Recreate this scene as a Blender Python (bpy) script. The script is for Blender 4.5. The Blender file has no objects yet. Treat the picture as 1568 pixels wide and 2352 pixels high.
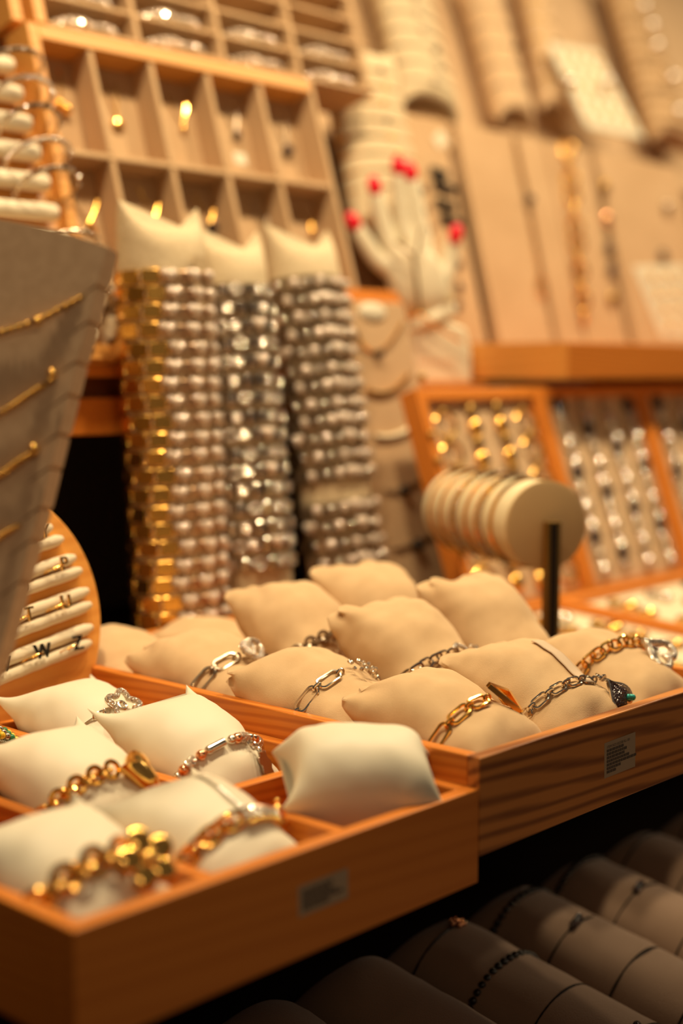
import bpy, math, random
from mathutils import Vector, Matrix, noise

rnd = random.Random(11)
V = Vector
PI = math.pi
SC = bpy.context.scene
COL = SC.collection
TABLE = 0.90          # height of the counter top above the floor; everything is laid out from the counter top, then lifted

# ------------------------------------------------------------------ camera, world, lamps, exposure
CAM = V((-0.59845, -0.45835, 0.26451)); YAW = 0.75279; PIT = 0.10104; FPX = 50 / 36 * 2352
FW = V((math.cos(YAW) * math.cos(PIT), math.sin(YAW) * math.cos(PIT), -math.sin(PIT)))
RT = V((math.sin(YAW), -math.cos(YAW), 0)); UP = RT.cross(FW)
cd = bpy.data.cameras.new('camera'); cam = bpy.data.objects.new('camera', cd); COL.objects.link(cam)
cam.matrix_world = Matrix(((RT.x, UP.x, -FW.x, CAM.x), (RT.y, UP.y, -FW.y, CAM.y), (RT.z, UP.z, -FW.z, CAM.z), (0, 0, 0, 1)))
cd.lens = 50; cd.sensor_width = 36; cd.sensor_fit = 'AUTO'; cd.clip_start = 0.02; cd.clip_end = 30
cd.dof.use_dof = True; cd.dof.focus_distance = 0.875; cd.dof.aperture_fstop = 2.6; cd.dof.aperture_blades = 0
SC.camera = cam

w = bpy.data.worlds.new('world'); SC.world = w; w.use_nodes = True
w.node_tree.nodes['Background'].inputs[0].default_value = (1.0, 0.74, 0.54, 1)
w.node_tree.nodes['Background'].inputs[1].default_value = 0.085
SC.view_settings.view_transform = 'Standard'; SC.view_settings.look = 'None'
SC.view_settings.exposure = 0.0; SC.view_settings.gamma = 1.0; SC.view_settings.use_curve_mapping = False

def lamp(name, kind, loc, energy, col, size=0.04, aim=None, **kw):
    d = bpy.data.lights.new(name, kind); o = bpy.data.objects.new(name, d); COL.objects.link(o)
    o.location = loc; d.energy = energy; d.color = col
    if kind == 'AREA': d.shape = 'DISK'; d.size = size
    else: d.shadow_soft_size = size
    if aim is not None:
        o.rotation_euler = (V(aim) - V(loc)).to_track_quat('-Z', 'Y').to_euler()
    for k, v_ in kw.items(): setattr(d, k, v_)
    return o
WARM = (1.0, 0.77, 0.46)
for (lx, ly, lz, e) in ((-0.20, 0.24, 1.2, 7.8), (0.28, 0.20, 1.2, 7.2), (0.75, 0.20, 1.2, 6.8), (1.25, 0.22, 1.2, 5.6), (1.8, 0.25, 1.2, 5.4)):
    lamp('ceiling_spot', 'AREA', (lx, ly, lz), e, WARM, 0.07, aim=(lx * 0.92, ly + 0.12, 0))
lamp('roll_fill_spot', 'SPOT', (0.95, -0.62, 0.10), 6.5, (1.0, 0.74, 0.45), 0.03, aim=(0.40, 0.02, -0.17), spot_size=0.42, spot_blend=0.8)  # added low spot, cone shaped to reach only the lower velvet rolls
lamp('stand_fill_spot', 'SPOT', (-0.95, -1.0, 1.25), 9.0, (1.0, 0.74, 0.45), 0.05, aim=(-0.24, 0.10, 0.20), spot_size=0.30, spot_blend=0.6)  # added narrow spot that brightens the front of the grey necklace stand
lamp('shop_lamp', 'AREA', (-0.70, -1.7, 1.3), 2.6, (1.0, 0.72, 0.42), 0.5, aim=(0.2, 0.1, 0.1))

# ------------------------------------------------------------------ placing helpers
def ray(px, py): return FW + RT * ((px - 784) / FPX) - UP * ((py - 1176) / FPX)
def atY(px, py, y): d = ray(px, py); return CAM + d * ((y - CAM.y) / d.y)
def atZ(px, py, z): d = ray(px, py); return CAM + d * ((z - CAM.z) / d.z)
def atX(px, py, x): d = ray(px, py); return CAM + d * ((x - CAM.x) / d.x)
def LM(x, y, z, th):
    """frame of a board that leans back by th degrees: local x along the counter, y up the board, z out towards the viewer"""
    s, c = math.sin(math.radians(th)), math.cos(math.radians(th))
    return Matrix(((1, 0, 0, x), (0, s, -c, y), (0, c, s, z), (0, 0, 0, 1)))
def on(M, px, py, c=0.0):
    """local (x, y) of the board's point seen at that pixel"""
    n = M.to_3x3() @ V((0, 0, 1)); p0 = M @ V((0, 0, c)); d = ray(px, py)
    k = (p0 - CAM).dot(n) / d.dot(n); q = M.inverted() @ (CAM + d * k)
    return q.x, q.y

# ------------------------------------------------------------------ mesh helpers
class MB:
    def __init__(s): s.v = []; s.f = []
    def add(s, vs, fs, M=None):
        n = len(s.v); s.v += [(M @ V(a)) if M is not None else V(a) for a in vs]; s.f += [tuple(i + n for i in f) for f in fs]; return s
    def box(s, x0, x1, y0, y1, z0, z1, M=None):
        return s.add([(x0, y0, z0), (x1, y0, z0), (x1, y1, z0), (x0, y1, z0), (x0, y0, z1), (x1, y0, z1), (x1, y1, z1), (x0, y1, z1)],
                     [(0, 3, 2, 1), (4, 5, 6, 7), (0, 1, 5, 4), (1, 2, 6, 5), (2, 3, 7, 6), (3, 0, 4, 7)], M)
    def cbox(s, x0, x1, y0, y1, z0, z1, b, M=None):
        """box with chamfered top and bottom edges"""
        vs = []
        for z, i in ((z0, b), (z0 + b, 0), (z1 - b, 0), (z1, b)):
            xs, ys = (x0 + i, x1 - i), (y0 + i, y1 - i); j = b * .5 if i == 0 else 0
            vs += [(xs[0] + j, ys[0], z), (xs[1] - j, ys[0], z), (xs[1], ys[0] + j, z), (xs[1], ys[1] - j, z), (xs[1] - j, ys[1], z), (xs[0] + j, ys[1], z), (xs[0], ys[1] - j, z), (xs[0], ys[0] + j, z)]
        fs = [tuple(range(7, -1, -1)), tuple(range(24, 32))]
        for k in range(3):
            for q in range(8): fs.append((k * 8 + q, k * 8 + (q + 1) % 8, k * 8 + 8 + (q + 1) % 8, k * 8 + 8 + q))
        return s.add(vs, fs, M)
    def tube(s, pts, r, n=8, closed=False, M=None, flat=1.0):
        P = [V(p) for p in pts]; m = len(P); vs = []; fs = []; up = None
        for i in range(m):
            a = P[(i - 1) % m] if (closed or i > 0) else P[i]; b = P[(i + 1) % m] if (closed or i < m - 1) else P[i]
            t = (b - a).normalized()
            if up is None:
                up = t.orthogonal().normalized()
            up = (up - t * up.dot(t)).normalized(); sd = t.cross(up); rr = r[i] if isinstance(r, (list, tuple)) else r
            for k in range(n):
                an = 2 * PI * k / n; vs.append(P[i] + up * (rr * math.cos(an)) + sd * (rr * flat * math.sin(an)))
        off = 0
        if closed:      # find the best twist for the seam
            best = 1e9
            for o in range(n):
                dd = (vs[(m - 1) * n] - vs[o]).length
                if dd < best: best = dd; off = o
        for i in range(m if closed else m - 1):
            j = (i + 1) % m; o = off if (closed and j == 0) else 0
            for k in range(n):
                fs.append((i * n + k, i * n + (k + 1) % n, j * n + (k + 1 + o) % n, j * n + (k + o) % n))
        if not closed: fs.append(tuple(range(n - 1, -1, -1))); fs.append(tuple((m - 1) * n + k for k in range(n)))
        return s.add(vs, fs, M)
    def sphere(s, c, r, n=10, m=6, sc=(1, 1, 1), M=None):
        vs = [V((0, 0, -1))]; fs = []
        for i in range(1, m):
            th = -PI / 2 + PI * i / m
            for k in range(n): vs.append(V((math.cos(th) * math.cos(2 * PI * k / n), math.cos(th) * math.sin(2 * PI * k / n), math.sin(th))))
        vs.append(V((0, 0, 1))); L = len(vs) - 1
        for k in range(n):
            fs.append((0, 1 + (k + 1) % n, 1 + k)); fs.append((L, L - n + k, L - n + (k + 1) % n))
            for i in range(m - 2):
                a = 1 + i * n; fs.append((a + k, a + (k + 1) % n, a + n + (k + 1) % n, a + n + k))
        return s.add([V((v.x * r * sc[0], v.y * r * sc[1], v.z * r * sc[2])) + V(c) for v in vs], fs, M)
    def lathe(s, prof, n=24, M=None):
        vs = []; fs = []; m = len(prof)
        for (r, z) in prof:
            for k in range(n): vs.append((r * math.cos(2 * PI * k / n), r * math.sin(2 * PI * k / n), z))
        for i in range(m - 1):
            for k in range(n): fs.append((i * n + k, i * n + (k + 1) % n, (i + 1) * n + (k + 1) % n, (i + 1) * n + k))
        fs.append(tuple(range(n - 1, -1, -1))); fs.append(tuple((m - 1) * n + k for k in range(n)))
        return s.add(vs, fs, M)
    def prism(s, poly, z0, z1, b=0.0, M=None):
        n = len(poly); vs = []; fs = []
        cx = sum(p[0] for p in poly) / n; cy = sum(p[1] for p in poly) / n
        rings = [(z0, 0), (z1, 0)] if b <= 0 else [(z0, b), (z0 + b, 0), (z1 - b, 0), (z1, b)]
        for z, i in rings:
            for (x, y) in poly:
                d = math.hypot(x - cx, y - cy) or 1; k = max(0, 1 - i / d); vs.append((cx + (x - cx) * k, cy + (y - cy) * k, z))
        fs.append(tuple(range(n - 1, -1, -1))); m = len(rings); fs.append(tuple((m - 1) * n + k for k in range(n)))
        for q in range(m - 1):
            for k in range(n): fs.append((q * n + k, q * n + (k + 1) % n, (q + 1) * n + (k + 1) % n, (q + 1) * n + k))
        return s.add(vs, fs, M)
    def mesh(s, name, mat, smooth=True):
        me = bpy.data.meshes.new(name); me.from_pydata([tuple(v) for v in s.v], [], s.f); me.update()
        if mat: me.materials.append(mat)
        if smooth:
            me.polygons.foreach_set('use_smooth', [True] * len(me.polygons))
            try: me.set_sharp_from_angle(angle=math.radians(38))
            except Exception: pass
        return me
    def build(s, name, mat, parent=None, M=None, smooth=True):
        return link(name, s.mesh(name, mat, smooth), parent, M)

def link(name, data, parent=None, M=None):
    o = bpy.data.objects.new(name, data); COL.objects.link(o)
    if parent is not None: o.parent = parent
    if M is not None: o.matrix_local = M
    return o
def tag(o, label, cat, group=None):
    o['label'] = label; o['category'] = cat
    if group: o['group'] = group
    return o
def empty(name, M, label, cat, group=None):
    o = bpy.data.objects.new(name, None); COL.objects.link(o); o.matrix_world = M; o.empty_display_size = 0.01
    return tag(o, label, cat, group)
def dup(root, M, label, group=None):
    r = root.copy(); COL.objects.link(r); r.matrix_world = M; r['label'] = label
    if group: r['group'] = group
    for ch in root.children:
        c = ch.copy(); COL.objects.link(c); c.parent = r
        for g in ch.children:
            d = g.copy(); COL.objects.link(d); d.parent = c
    return r
def bevel(o, wd=0.0012, seg=2):
    m = o.modifiers.new('bevel', 'BEVEL'); m.width = wd; m.segments = seg; m.limit_method = 'ANGLE'; return o
def T(x, y, z): return Matrix.Translation(V((x, y, z)))
def R(ax, deg): return Matrix.Rotation(math.radians(deg), 4, ax)
ORD = 'first second third fourth fifth sixth seventh eighth ninth tenth eleventh twelfth thirteenth fourteenth fifteenth sixteenth seventeenth eighteenth nineteenth twentieth'.split()
def text(body, size, mat, parent, M, name='lettering', ext=0.0, bev=0.0, align='CENTER', off=0.0):
    c = bpy.data.curves.new(name, 'FONT'); c.body = body; c.size = size; c.extrude = ext; c.bevel_depth = bev; c.offset = off
    c.align_x = align; c.align_y = 'CENTER'
    o = bpy.data.objects.new(name, c); COL.objects.link(o)
    me = bpy.data.meshes.new_from_object(o.evaluated_get(bpy.context.evaluated_depsgraph_get())); bpy.data.objects.remove(o); bpy.data.curves.remove(c)
    me.name = name; me.materials.clear(); me.materials.append(mat)
    return link(name, me, parent, M)

# ------------------------------------------------------------------ materials
def mat(name, col, rough=0.5, metal=0.0, bump=None, var=None, sheen=0.0, spec=0.5, coord='Object', extra=None):
    m = bpy.data.materials.new(name); m.use_nodes = True; nt = m.node_tree; b = nt.nodes['Principled BSDF']
    b.inputs['Base Color'].default_value = (*col, 1); b.inputs['Roughness'].default_value = rough; b.inputs['Metallic'].default_value = metal
    b.inputs['Specular IOR Level'].default_value = spec
    if sheen: b.inputs['Sheen Weight'].default_value = sheen; b.inputs['Sheen Roughness'].default_value = 0.5
    tc = nt.nodes.new('ShaderNodeTexCoord')
    if var:     # (scale, other colour, stretch)
        n = nt.nodes.new('ShaderNodeTexNoise'); n.inputs['Scale'].default_value = var[0]; n.inputs['Detail'].default_value = 4
        mp = nt.nodes.new('ShaderNodeMapping'); mp.inputs['Scale'].default_value = var[2] if len(var) > 2 else (1, 1, 1)
        nt.links.new(tc.outputs[coord], mp.inputs[0]); nt.links.new(mp.outputs[0], n.inputs['Vector'])
        r = nt.nodes.new('ShaderNodeValToRGB'); r.color_ramp.elements[0].position = .35; r.color_ramp.elements[1].position = .65
        r.color_ramp.elements[0].color = (*var[1], 1); r.color_ramp.elements[1].color = (*col, 1)
        nt.links.new(n.outputs['Fac'], r.inputs[0]); nt.links.new(r.outputs[0], b.inputs['Base Color'])
    if bump:    # (kind, scale, strength, distance)
        n = nt.nodes.new('ShaderNodeTexNoise' if bump[0] == 'noise' else 'ShaderNodeTexVoronoi'); n.inputs['Scale'].default_value = bump[1]
        nt.links.new(tc.outputs[coord], n.inputs['Vector'])
        bp = nt.nodes.new('ShaderNodeBump'); bp.inputs['Strength'].default_value = bump[2]; bp.inputs['Distance'].default_value = bump[3]
        nt.links.new(n.outputs[0], bp.inputs['Height']); nt.links.new(bp.outputs[0], b.inputs['Normal'])
    return m
def wood(name, light, dark, ax='X', scale=60.0, rough=0.42, dist=2.5, knots=0.0):
    m = bpy.data.materials.new(name); m.use_nodes = True; nt = m.node_tree; b = nt.nodes['Principled BSDF']; N = nt.nodes.new; Lk = nt.links.new
    b.inputs['Roughness'].default_value = rough; b.inputs['Specular IOR Level'].default_value = 0.35
    tc = N('ShaderNodeTexCoord'); mp = N('ShaderNodeMapping'); st = {'X': (.06, 1, 1), 'Y': (1, .06, 1), 'Z': (1, 1, .06)}[ax]
    mp.inputs['Scale'].default_value = st; mp.inputs['Rotation'].default_value = {'X': (0, math.radians(3), math.radians(2)), 'Y': (math.radians(3), 0, math.radians(2)), 'Z': (math.radians(2), math.radians(3), 0)}[ax]
    Lk(tc.outputs['Object'], mp.inputs[0])
    n1 = N('ShaderNodeTexNoise'); n1.inputs['Scale'].default_value = scale * .45; n1.inputs['Detail'].default_value = 3; Lk(mp.outputs[0], n1.inputs['Vector'])
    wv = N('ShaderNodeTexWave'); wv.wave_type = 'BANDS'; wv.bands_direction = 'DIAGONAL'; wv.inputs['Scale'].default_value = scale; wv.inputs['Distortion'].default_value = dist
    wv.inputs['Detail'].default_value = 2; wv.inputs['Detail Scale'].default_value = .6; Lk(mp.outputs[0], wv.inputs['Vector'])
    n2 = N('ShaderNodeTexNoise'); n2.inputs['Scale'].default_value = scale * 7; n2.inputs['Detail'].default_value = 2; Lk(mp.outputs[0], n2.inputs['Vector'])
    a = N('ShaderNodeMath'); a.operation = 'MULTIPLY_ADD'; a.inputs[1].default_value = .55; Lk(wv.outputs['Fac'], a.inputs[0])
    a2 = N('ShaderNodeMath'); a2.operation = 'MULTIPLY'; a2.inputs[1].default_value = .35; Lk(n1.outputs['Fac'], a2.inputs[0]); Lk(a2.outputs[0], a.inputs[2])
    a3 = N('ShaderNodeMath'); a3.operation = 'MULTIPLY_ADD'; a3.inputs[1].default_value = .18; Lk(n2.outputs['Fac'], a3.inputs[0]); Lk(a.outputs[0], a3.inputs[2])
    r = N('ShaderNodeValToRGB'); r.color_ramp.elements[0].position = .22; r.color_ramp.elements[1].position = .62
    r.color_ramp.elements[0].color = (*dark, 1); r.color_ramp.elements[1].color = (*light, 1)
    Lk(a3.outputs[0], r.inputs[0]); Lk(r.outputs[0], b.inputs['Base Color'])
    bp = N('ShaderNodeBump'); bp.inputs['Strength'].default_value = .15; bp.inputs['Distance'].default_value = .0006; Lk(a3.outputs[0], bp.inputs['Height']); Lk(bp.outputs[0], b.inputs['Normal'])
    return m

WL, WD = (0.72, 0.242, 0.032), (0.56, 0.158, 0.018)
M_woodX = wood('wood_grain_along_counter', WL, WD, 'X', 110)
M_woodY = wood('wood_grain_into_counter', WL, WD, 'Y', 110)
M_woodZ = wood('wood_grain_upright', WL, WD, 'Z', 70)
M_ash = wood('wood_strong_grain', (0.60, 0.23, 0.05), (0.24, 0.075, 0.017), 'X', 62, dist=9)
M_plainwood = wood('wood_smooth_front', (0.66, 0.215, 0.03), (0.60, 0.185, 0.024), 'X', 60, dist=5)
M_palewood = wood('pale_pine', (0.70, 0.335, 0.085), (0.58, 0.25, 0.05), 'X', 70)
M_disc = wood('birch_ply', (0.88, 0.40, 0.085), (0.78, 0.32, 0.06), 'X', 50)
M_dark = mat('void_black', (0.14, 0.13, 0.115), 0.95, spec=0.1)
M_counter = mat('dark_stained_board', (0.035, 0.022, 0.014), 0.8, spec=.2)
M_suede = mat('beige_suede', (0.72, 0.51, 0.295), 0.9, bump=('noise', 1500, .35, .0004), var=(55, (0.66, 0.455, 0.255)), sheen=.12, spec=.15)
M_cream = mat('cream_leatherette', (0.83, 0.77, 0.61), 0.5, bump=('noise', 900, .06, .0003), spec=.35)
M_linen = mat('natural_linen', (0.70, 0.57, 0.38), 0.9, bump=('noise', 1200, .5, .0006), var=(300, (0.62, 0.49, 0.31)), spec=.15)
M_velvet = mat('tan_velvet', (0.545, 0.365, 0.208), 0.92, bump=('noise', 700, .3, .0006), var=(14, (0.49, 0.32, 0.175)), sheen=.15, spec=.1)
M_velvet2 = mat('pale_velvet', (0.66, 0.46, 0.28), 0.92, bump=('noise', 700, .3, .0006), var=(14, (0.60, 0.41, 0.24)), sheen=.15, spec=.1)
M_white = mat('off_white_velvet', (0.80, 0.70, 0.50), 0.85, bump=('noise', 900, .2, .0005), spec=.2)
M_grey = mat('grey_linen', (0.74, 0.52, 0.33), 0.92, bump=('noise', 900, .4, .0006), var=(160, (0.66, 0.45, 0.28)), spec=.1)
M_mocha = mat('mocha_velvet', (0.25, 0.16, 0.105), 0.8, bump=('noise', 1400, .6, .0008), sheen=.3, spec=.25)
M_foam = mat('cream_foam', (0.80, 0.70, 0.52), 0.8, bump=('noise', 160, .25, .002), spec=.2)
M_gold = mat('gold', (1.0, 0.60, 0.16), 0.16, 1.0)
M_goldb = mat('brushed_gold', (0.90, 0.52, 0.12), 0.26, 1.0, bump=('noise', 400, .1, .0004))
M_pale = mat('pale_gold', (0.74, 0.50, 0.31), 0.38, 1.0, bump=('noise', 300, .1, .0004))
M_rose = mat('rose_gold', (0.95, 0.48, 0.26), 0.14, 1.0)
M_silver = mat('silver', (0.80, 0.74, 0.64), 0.15, 1.0)
M_steel = mat('dull_steel', (0.46, 0.38, 0.29), 0.28, 1.0, bump=('noise', 500, .2, .0004))
M_crystal = mat('pave_crystal', (0.80, 0.72, 0.62), 0.12, .8, bump=('voronoi', 650, 1.0, .0012))
M_stone = mat('clear_stone', (0.84, 0.72, 0.60), 0.12, .3, bump=('voronoi', 520, .9, .0012), spec=.9)
M_black = mat('black_enamel', (0.008, 0.007, 0.006), 0.25)
M_darkstone = mat('dark_stone', (0.05, 0.03, 0.03), 0.08, .3, bump=('voronoi', 700, .8, .0012), spec=.9)
M_green = mat('green_enamel', (0.04, 0.22, 0.08), 0.15); M_yellow = mat('yellow_enamel', (0.85, 0.55, 0.03), 0.15)
M_teal = mat('teal_stone', (0.05, 0.45, 0.40), 0.08, .4)
M_hand = mat('ivory_plastic', (0.84, 0.76, 0.56), 0.4)
M_nail = mat('red_nail', (0.85, 0.015, 0.035), 0.2)
M_paper = mat('paper_label', (0.42, 0.31, 0.20), 0.7); M_ink = mat('faded_ink', (0.10, 0.075, 0.055), 0.8)
M_card = mat('white_card', (0.70, 0.63, 0.48), 0.7); M_redink = mat('pale_red_print', (0.80, 0.56, 0.36), 0.7)
M_plastic = mat('clear_sleeve', (0.88, 0.80, 0.64), 0.12, spec=.8)
M_satin = mat('satin_silver', (0.95, 0.90, 0.80), 0.32, 1.0)
M_brass = mat('antique_brass', (0.42, 0.25, 0.07), 0.35, 1.0)
M_wall = mat('shop_wall', (0.50, 0.36, 0.22), 0.9); M_floor = mat('shop_floor', (0.05, 0.04, 0.035), 0.8)

# ------------------------------------------------------------------ the room and the counter
def struct(name, mb, m, smooth=False):
    o = mb.build(name, m, smooth=smooth); o['kind'] = 'structure'; return o
struct('floor', MB().box(-3, 4, -3, 2.0, -TABLE - .02, -TABLE), M_floor)
struct('wall_back', MB().box(-3, 4, 1.75, 1.8, -TABLE, 1.9), M_wall)
struct('wall_left', MB().box(-3.05, -3, -3, 1.8, -TABLE, 1.9), M_wall)
ct = empty('counter', T(0.7, 0.5, -TABLE), 'dark stained shop counter under the wooden trays', 'counter')
CI = T(-0.7, -0.5, TABLE)
MB().box(-1.2, 0.003, 0.13, 1.2, -.05, -.0145).build('lower_top', M_counter, ct, CI, False)
MB().box(0.003, 3.0, 0.13, 1.2, -.05, -.0002).build('upper_top', M_counter, ct, CI, False)
MB().box(-1.2, 3.0, 0.42, 1.2, -TABLE, -.05).build('cabinet', M_counter, ct, CI, False)

# ------------------------------------------------------------------ the two bracelet trays
def tray(name, label, x0, x1, y0, y1, z0, z1, wl, mfront):
    r = empty(name, T((x0 + x1) / 2, y0, z0), label, 'tray')
    I = T(-(x0 + x1) / 2, -y0, -z0); b = .0008
    bevel(MB().box(x0, x1, y0, y0 + wl, z0, z1).build('front_wall', mfront, r, I, False), b)
    bevel(MB().box(x0, x0 + wl, y0 + wl, y1 - wl, z0, z1).build('side_wall', M_woodY, r, I, False), b)
    bevel(MB().box(x1 - wl, x1, y0 + wl, y1 - wl, z0, z1).build('side_wall', M_woodY, r, I, False), b)
    bevel(MB().box(x0, x1, y1 - wl, y1, z0, z1).build('back_wall', M_woodX, r, I, False), b)
    MB().box(x0 + wl, x1 - wl, y0 + wl, y1 - wl, z0 + .002, z0 + .006).build('bottom', M_woodY, r, I, False)
    return r, I
BT, BTI = tray('bracelet_tray', 'raised wooden tray of beige suede pillows, strongly grained front, right of the lower tray', 0.0, .287, 0.0, .425, 0.0, .055, .0085, M_ash)
FT, FTI = tray('bracelet_tray', 'lower wooden tray of cream pillows with a blurred label, nearest the viewer', -.2675, -.0004, 0.0, .46, -.0142, .0381, .009, M_plainwood)
for xd in (-.1855, -.0975):
    bevel(MB().box(xd - .004, xd + .004, .009, .451, -.008, .0360).build('divider', M_woodY, FT, FTI, False), .0006)
for yd in (.106, .214, .32):
    for (xa, xb) in ((-.2585, -.1895), (-.1815, -.1015), (-.0935, -.0094)):
        bevel(MB().box(xa, xb, yd - .004, yd + .004, -.008, .0355).build('divider', M_woodX, FT, FTI, False), .0006)
# paper labels on the two front faces
def label_on(r, I, x0, x1, z0, z1, skew, lines, sz):
    M = I @ Matrix(((1, 0, 0, (x0 + x1) / 2), (0, 0, -1, -.0003), (skew, 1, 0, (z0 + z1) / 2), (0, 0, 0, 1)))
    lb = MB().box(-(x1 - x0) / 2, (x1 - x0) / 2, -(z1 - z0) / 2, (z1 - z0) / 2, -.0002, .0002).build('paper_label', M_paper, r, M, False)
    lb['label'] = 'small printed paper label'
    h = (z1 - z0)
    for i, s_ in enumerate(lines):
        if isinstance(s_, float):       # print too small to read: a row of short dark dashes
            mb = MB(); xx = -(x1 - x0) / 2 + .0025; yy = h / 2 - .0032 - i * (h - .005) / max(1, len(lines) - .3); xe = xx + s_ * (x1 - x0)
            while xx < xe: l = rnd.uniform(.0012, .0034); mb.box(xx, xx + l, yy - .0008, yy + .0008, .0002, .0004); xx += l + .0006
            mb.build('print_line', M_ink, lb, None, False); continue
        text(s_, sz, M_ink, lb, T(-(x1 - x0) / 2 + .0025, h / 2 - .0032 - i * (h - .005) / max(1, len(lines) - .3), .0003), 'print_line', align='LEFT')
label_on(BT, BTI, .123, .1565, .0175, .0395, .05, ['ITEM NO:102338 KL-181', .55, .62, .58, .70, .88, .45, .30], .0024)
label_on(FT, FTI, -.139, -.1055, .0065, .0215, .05, [.62, .58, .66, .80, .45], .0026)

# ------------------------------------------------------------------ pillows
def sp(x, e): return math.copysign(abs(x) ** e, x)
class Pillow:
    def __init__(s, L, W, Th, seed, end='seam', flare=1.12, ear=.006, wr=.0012, sq=None, sqd=.05, nt=3.2, te=.5, sq_e=.92):
        s.L, s.W, s.T, s.seed, s.end, s.flare, s.ear, s.wr, s.sq, s.sqd, s.nt, s.te, s.sq_e = L, W, Th, seed, end, flare, ear, wr, sq, sqd, nt, te, sq_e
    def ab(s, p):
        q = min(1, abs(p))
        if s.end == 'seam':
            a = s.W / 2 * (1 + (s.flare - 1) * q ** 3); b = s.T / 2 * max(0, 1 - q ** s.nt) ** s.te + .0011
        else:
            a = s.W / 2 * (1 - .05 * q ** 7); b = s.T / 2 * max(0, 1 - .78 * q ** 3.5) ** .9
        if s.sq is not None:
            k = 1 - s.sqd * math.exp(-((p - s.sq) * s.L / 2 / .012) ** 2); a *= k; b *= k
        return a, b
    def pt(s, p, ph):
        a, b = s.ab(p); c, n = math.cos(ph), math.sin(ph); q = abs(p); sg = 1 if p >= 0 else -1
        ee = s.sq_e - (.10 * q ** 4 if s.end != 'seam' else 0); x = p * s.L / 2; y = a * sp(c, ee); z = b * sp(n, ee); sd = s.seed * 7.3
        if s.end == 'seam':
            x += sg * (s.ear * q ** 12 * abs(c) ** 5 - .006 * q ** 5 * (1 - c * c))
            k = .0016 * q ** 2.5 * math.sin(6 * c + sd + sg) * (1 - q ** 8); z += k * (1 if n > 0 else -1) * abs(n)
        else:
            x += sg * (.001 * q ** 6 * (abs(c) ** 3) - .004 * q ** 5 * (1 - abs(c)) )
            k = 1 + q ** 4 * .06 * math.sin(5 * ph + sd + 2 * sg) + q ** 7 * .07 * math.sin(9 * ph + sd * 2); y *= k; z *= k
        if s.end != 'seam' and q > .15:
            f_ = .0022 * (q - .15) ** 1.3 * math.sin(6 * ph + sd + 2.5 * noise.noise(V((x * 22, y * 22 + sd, z * 22)))); rr0 = math.hypot(y, z) or 1; y += f_ * y / rr0; z += f_ * z / rr0
        d = s.wr * (noise.noise(V((x * 38 + sd, y * 38, z * 38))) + .6 * noise.noise(V((x * 95 + sd, y * 60 + x * 50, z * 95))) * (.4 + q))
        rr = math.hypot(y, z) or 1
        m = (1 - q ** 10) if s.end == 'seam' else 1
        return V((x, y + d * y / rr * m, z + d * z / rr * m))
    def mesh(s, nx=46, nphi=60):
        mb = MB(); vs = []; fs = []
        for i in range(nx + 1):
            p = math.sin(PI / 2 * (-1 + 2 * i / nx))
            for k in range(nphi): vs.append(s.pt(p, 2 * PI * k / nphi))
        for i in range(nx):
            for k in range(nphi): fs.append((i * nphi + k, (i + 1) * nphi + k, (i + 1) * nphi + (k + 1) % nphi, i * nphi + (k + 1) % nphi))
        if s.end == 'seam':
            fs.append(tuple(range(nphi))); fs.append(tuple(nx * nphi + k for k in range(nphi - 1, -1, -1)))
        else:       # gathered end: rings shrink into a dimple with a few folds
            for sg, base in ((-1, 0), (1, nx * nphi)):
                prev = list(range(base, base + nphi)); R0 = [vs[i].copy() for i in prev]
                for j, (f, dx) in enumerate(((.86, .0035), (.66, .0045), (.42, .003), (.2, -.002), (.04, -.006))):
                    cur = []
                    for k in range(nphi):
                        ph = 2 * PI * k / nphi; wv = .0022 * math.sin(6 * ph + s.seed) * (1 - abs(f - .5))
                        cur.append(len(vs)); vs.append(V((R0[k].x + sg * (dx + wv), R0[k].y * f, R0[k].z * f)))
                    for k in range(nphi):
                        a_, b_, c_, d_ = prev[k], prev[(k + 1) % nphi], cur[(k + 1) % nphi], cur[k]
                        fs.append((a_, b_, c_, d_) if sg < 0 else (d_, c_, b_, a_))
                    prev = cur
        mb.add(vs, fs); return mb

def PM(x, y, z, yaw=0, pitch=20, roll=0):
    """pillow frame: local x runs towards the viewer and down, y along the counter, z up"""
    B = Matrix(((0, 1, 0, 0), (-1, 0, 0, 0), (0, 0, 1, 0), (0, 0, 0, 1)))
    return T(x, y, z) @ R('Z', yaw) @ B @ R('Y', pitch) @ R('X', roll)

def arc(a, b, ph0, ph1, n=400):
    out = []; L = 0; prev = None
    for i in range(n + 1):
        ph = math.radians(ph0 + (ph1 - ph0) * i / n); p = V((0, a * math.cos(ph), b * math.sin(ph)))
        if prev is not None: L += (p - prev).length
        nr = V((0, math.cos(ph) / a, math.sin(ph) / b)).normalized(); sg = 1 if ph1 > ph0 else -1
        out.append((L, p, V((0, -a * math.sin(ph) * sg, b * math.cos(ph) * sg)).normalized(), nr)); prev = p
    return out
def at_len(A, s_):
    lo, hi = 0, len(A) - 1
    while hi - lo > 1:
        m = (lo + hi) // 2
        if A[m][0] < s_: lo = m
        else: hi = m
    return A[hi]
def frame3(p, t, n, x0=0.0):
    sd = n.cross(t); return Matrix(((t.x, sd.x, n.x, p.x + x0), (t.y, sd.y, n.y, p.y), (t.z, sd.z, n.z, p.z), (0, 0, 0, 1)))
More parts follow.
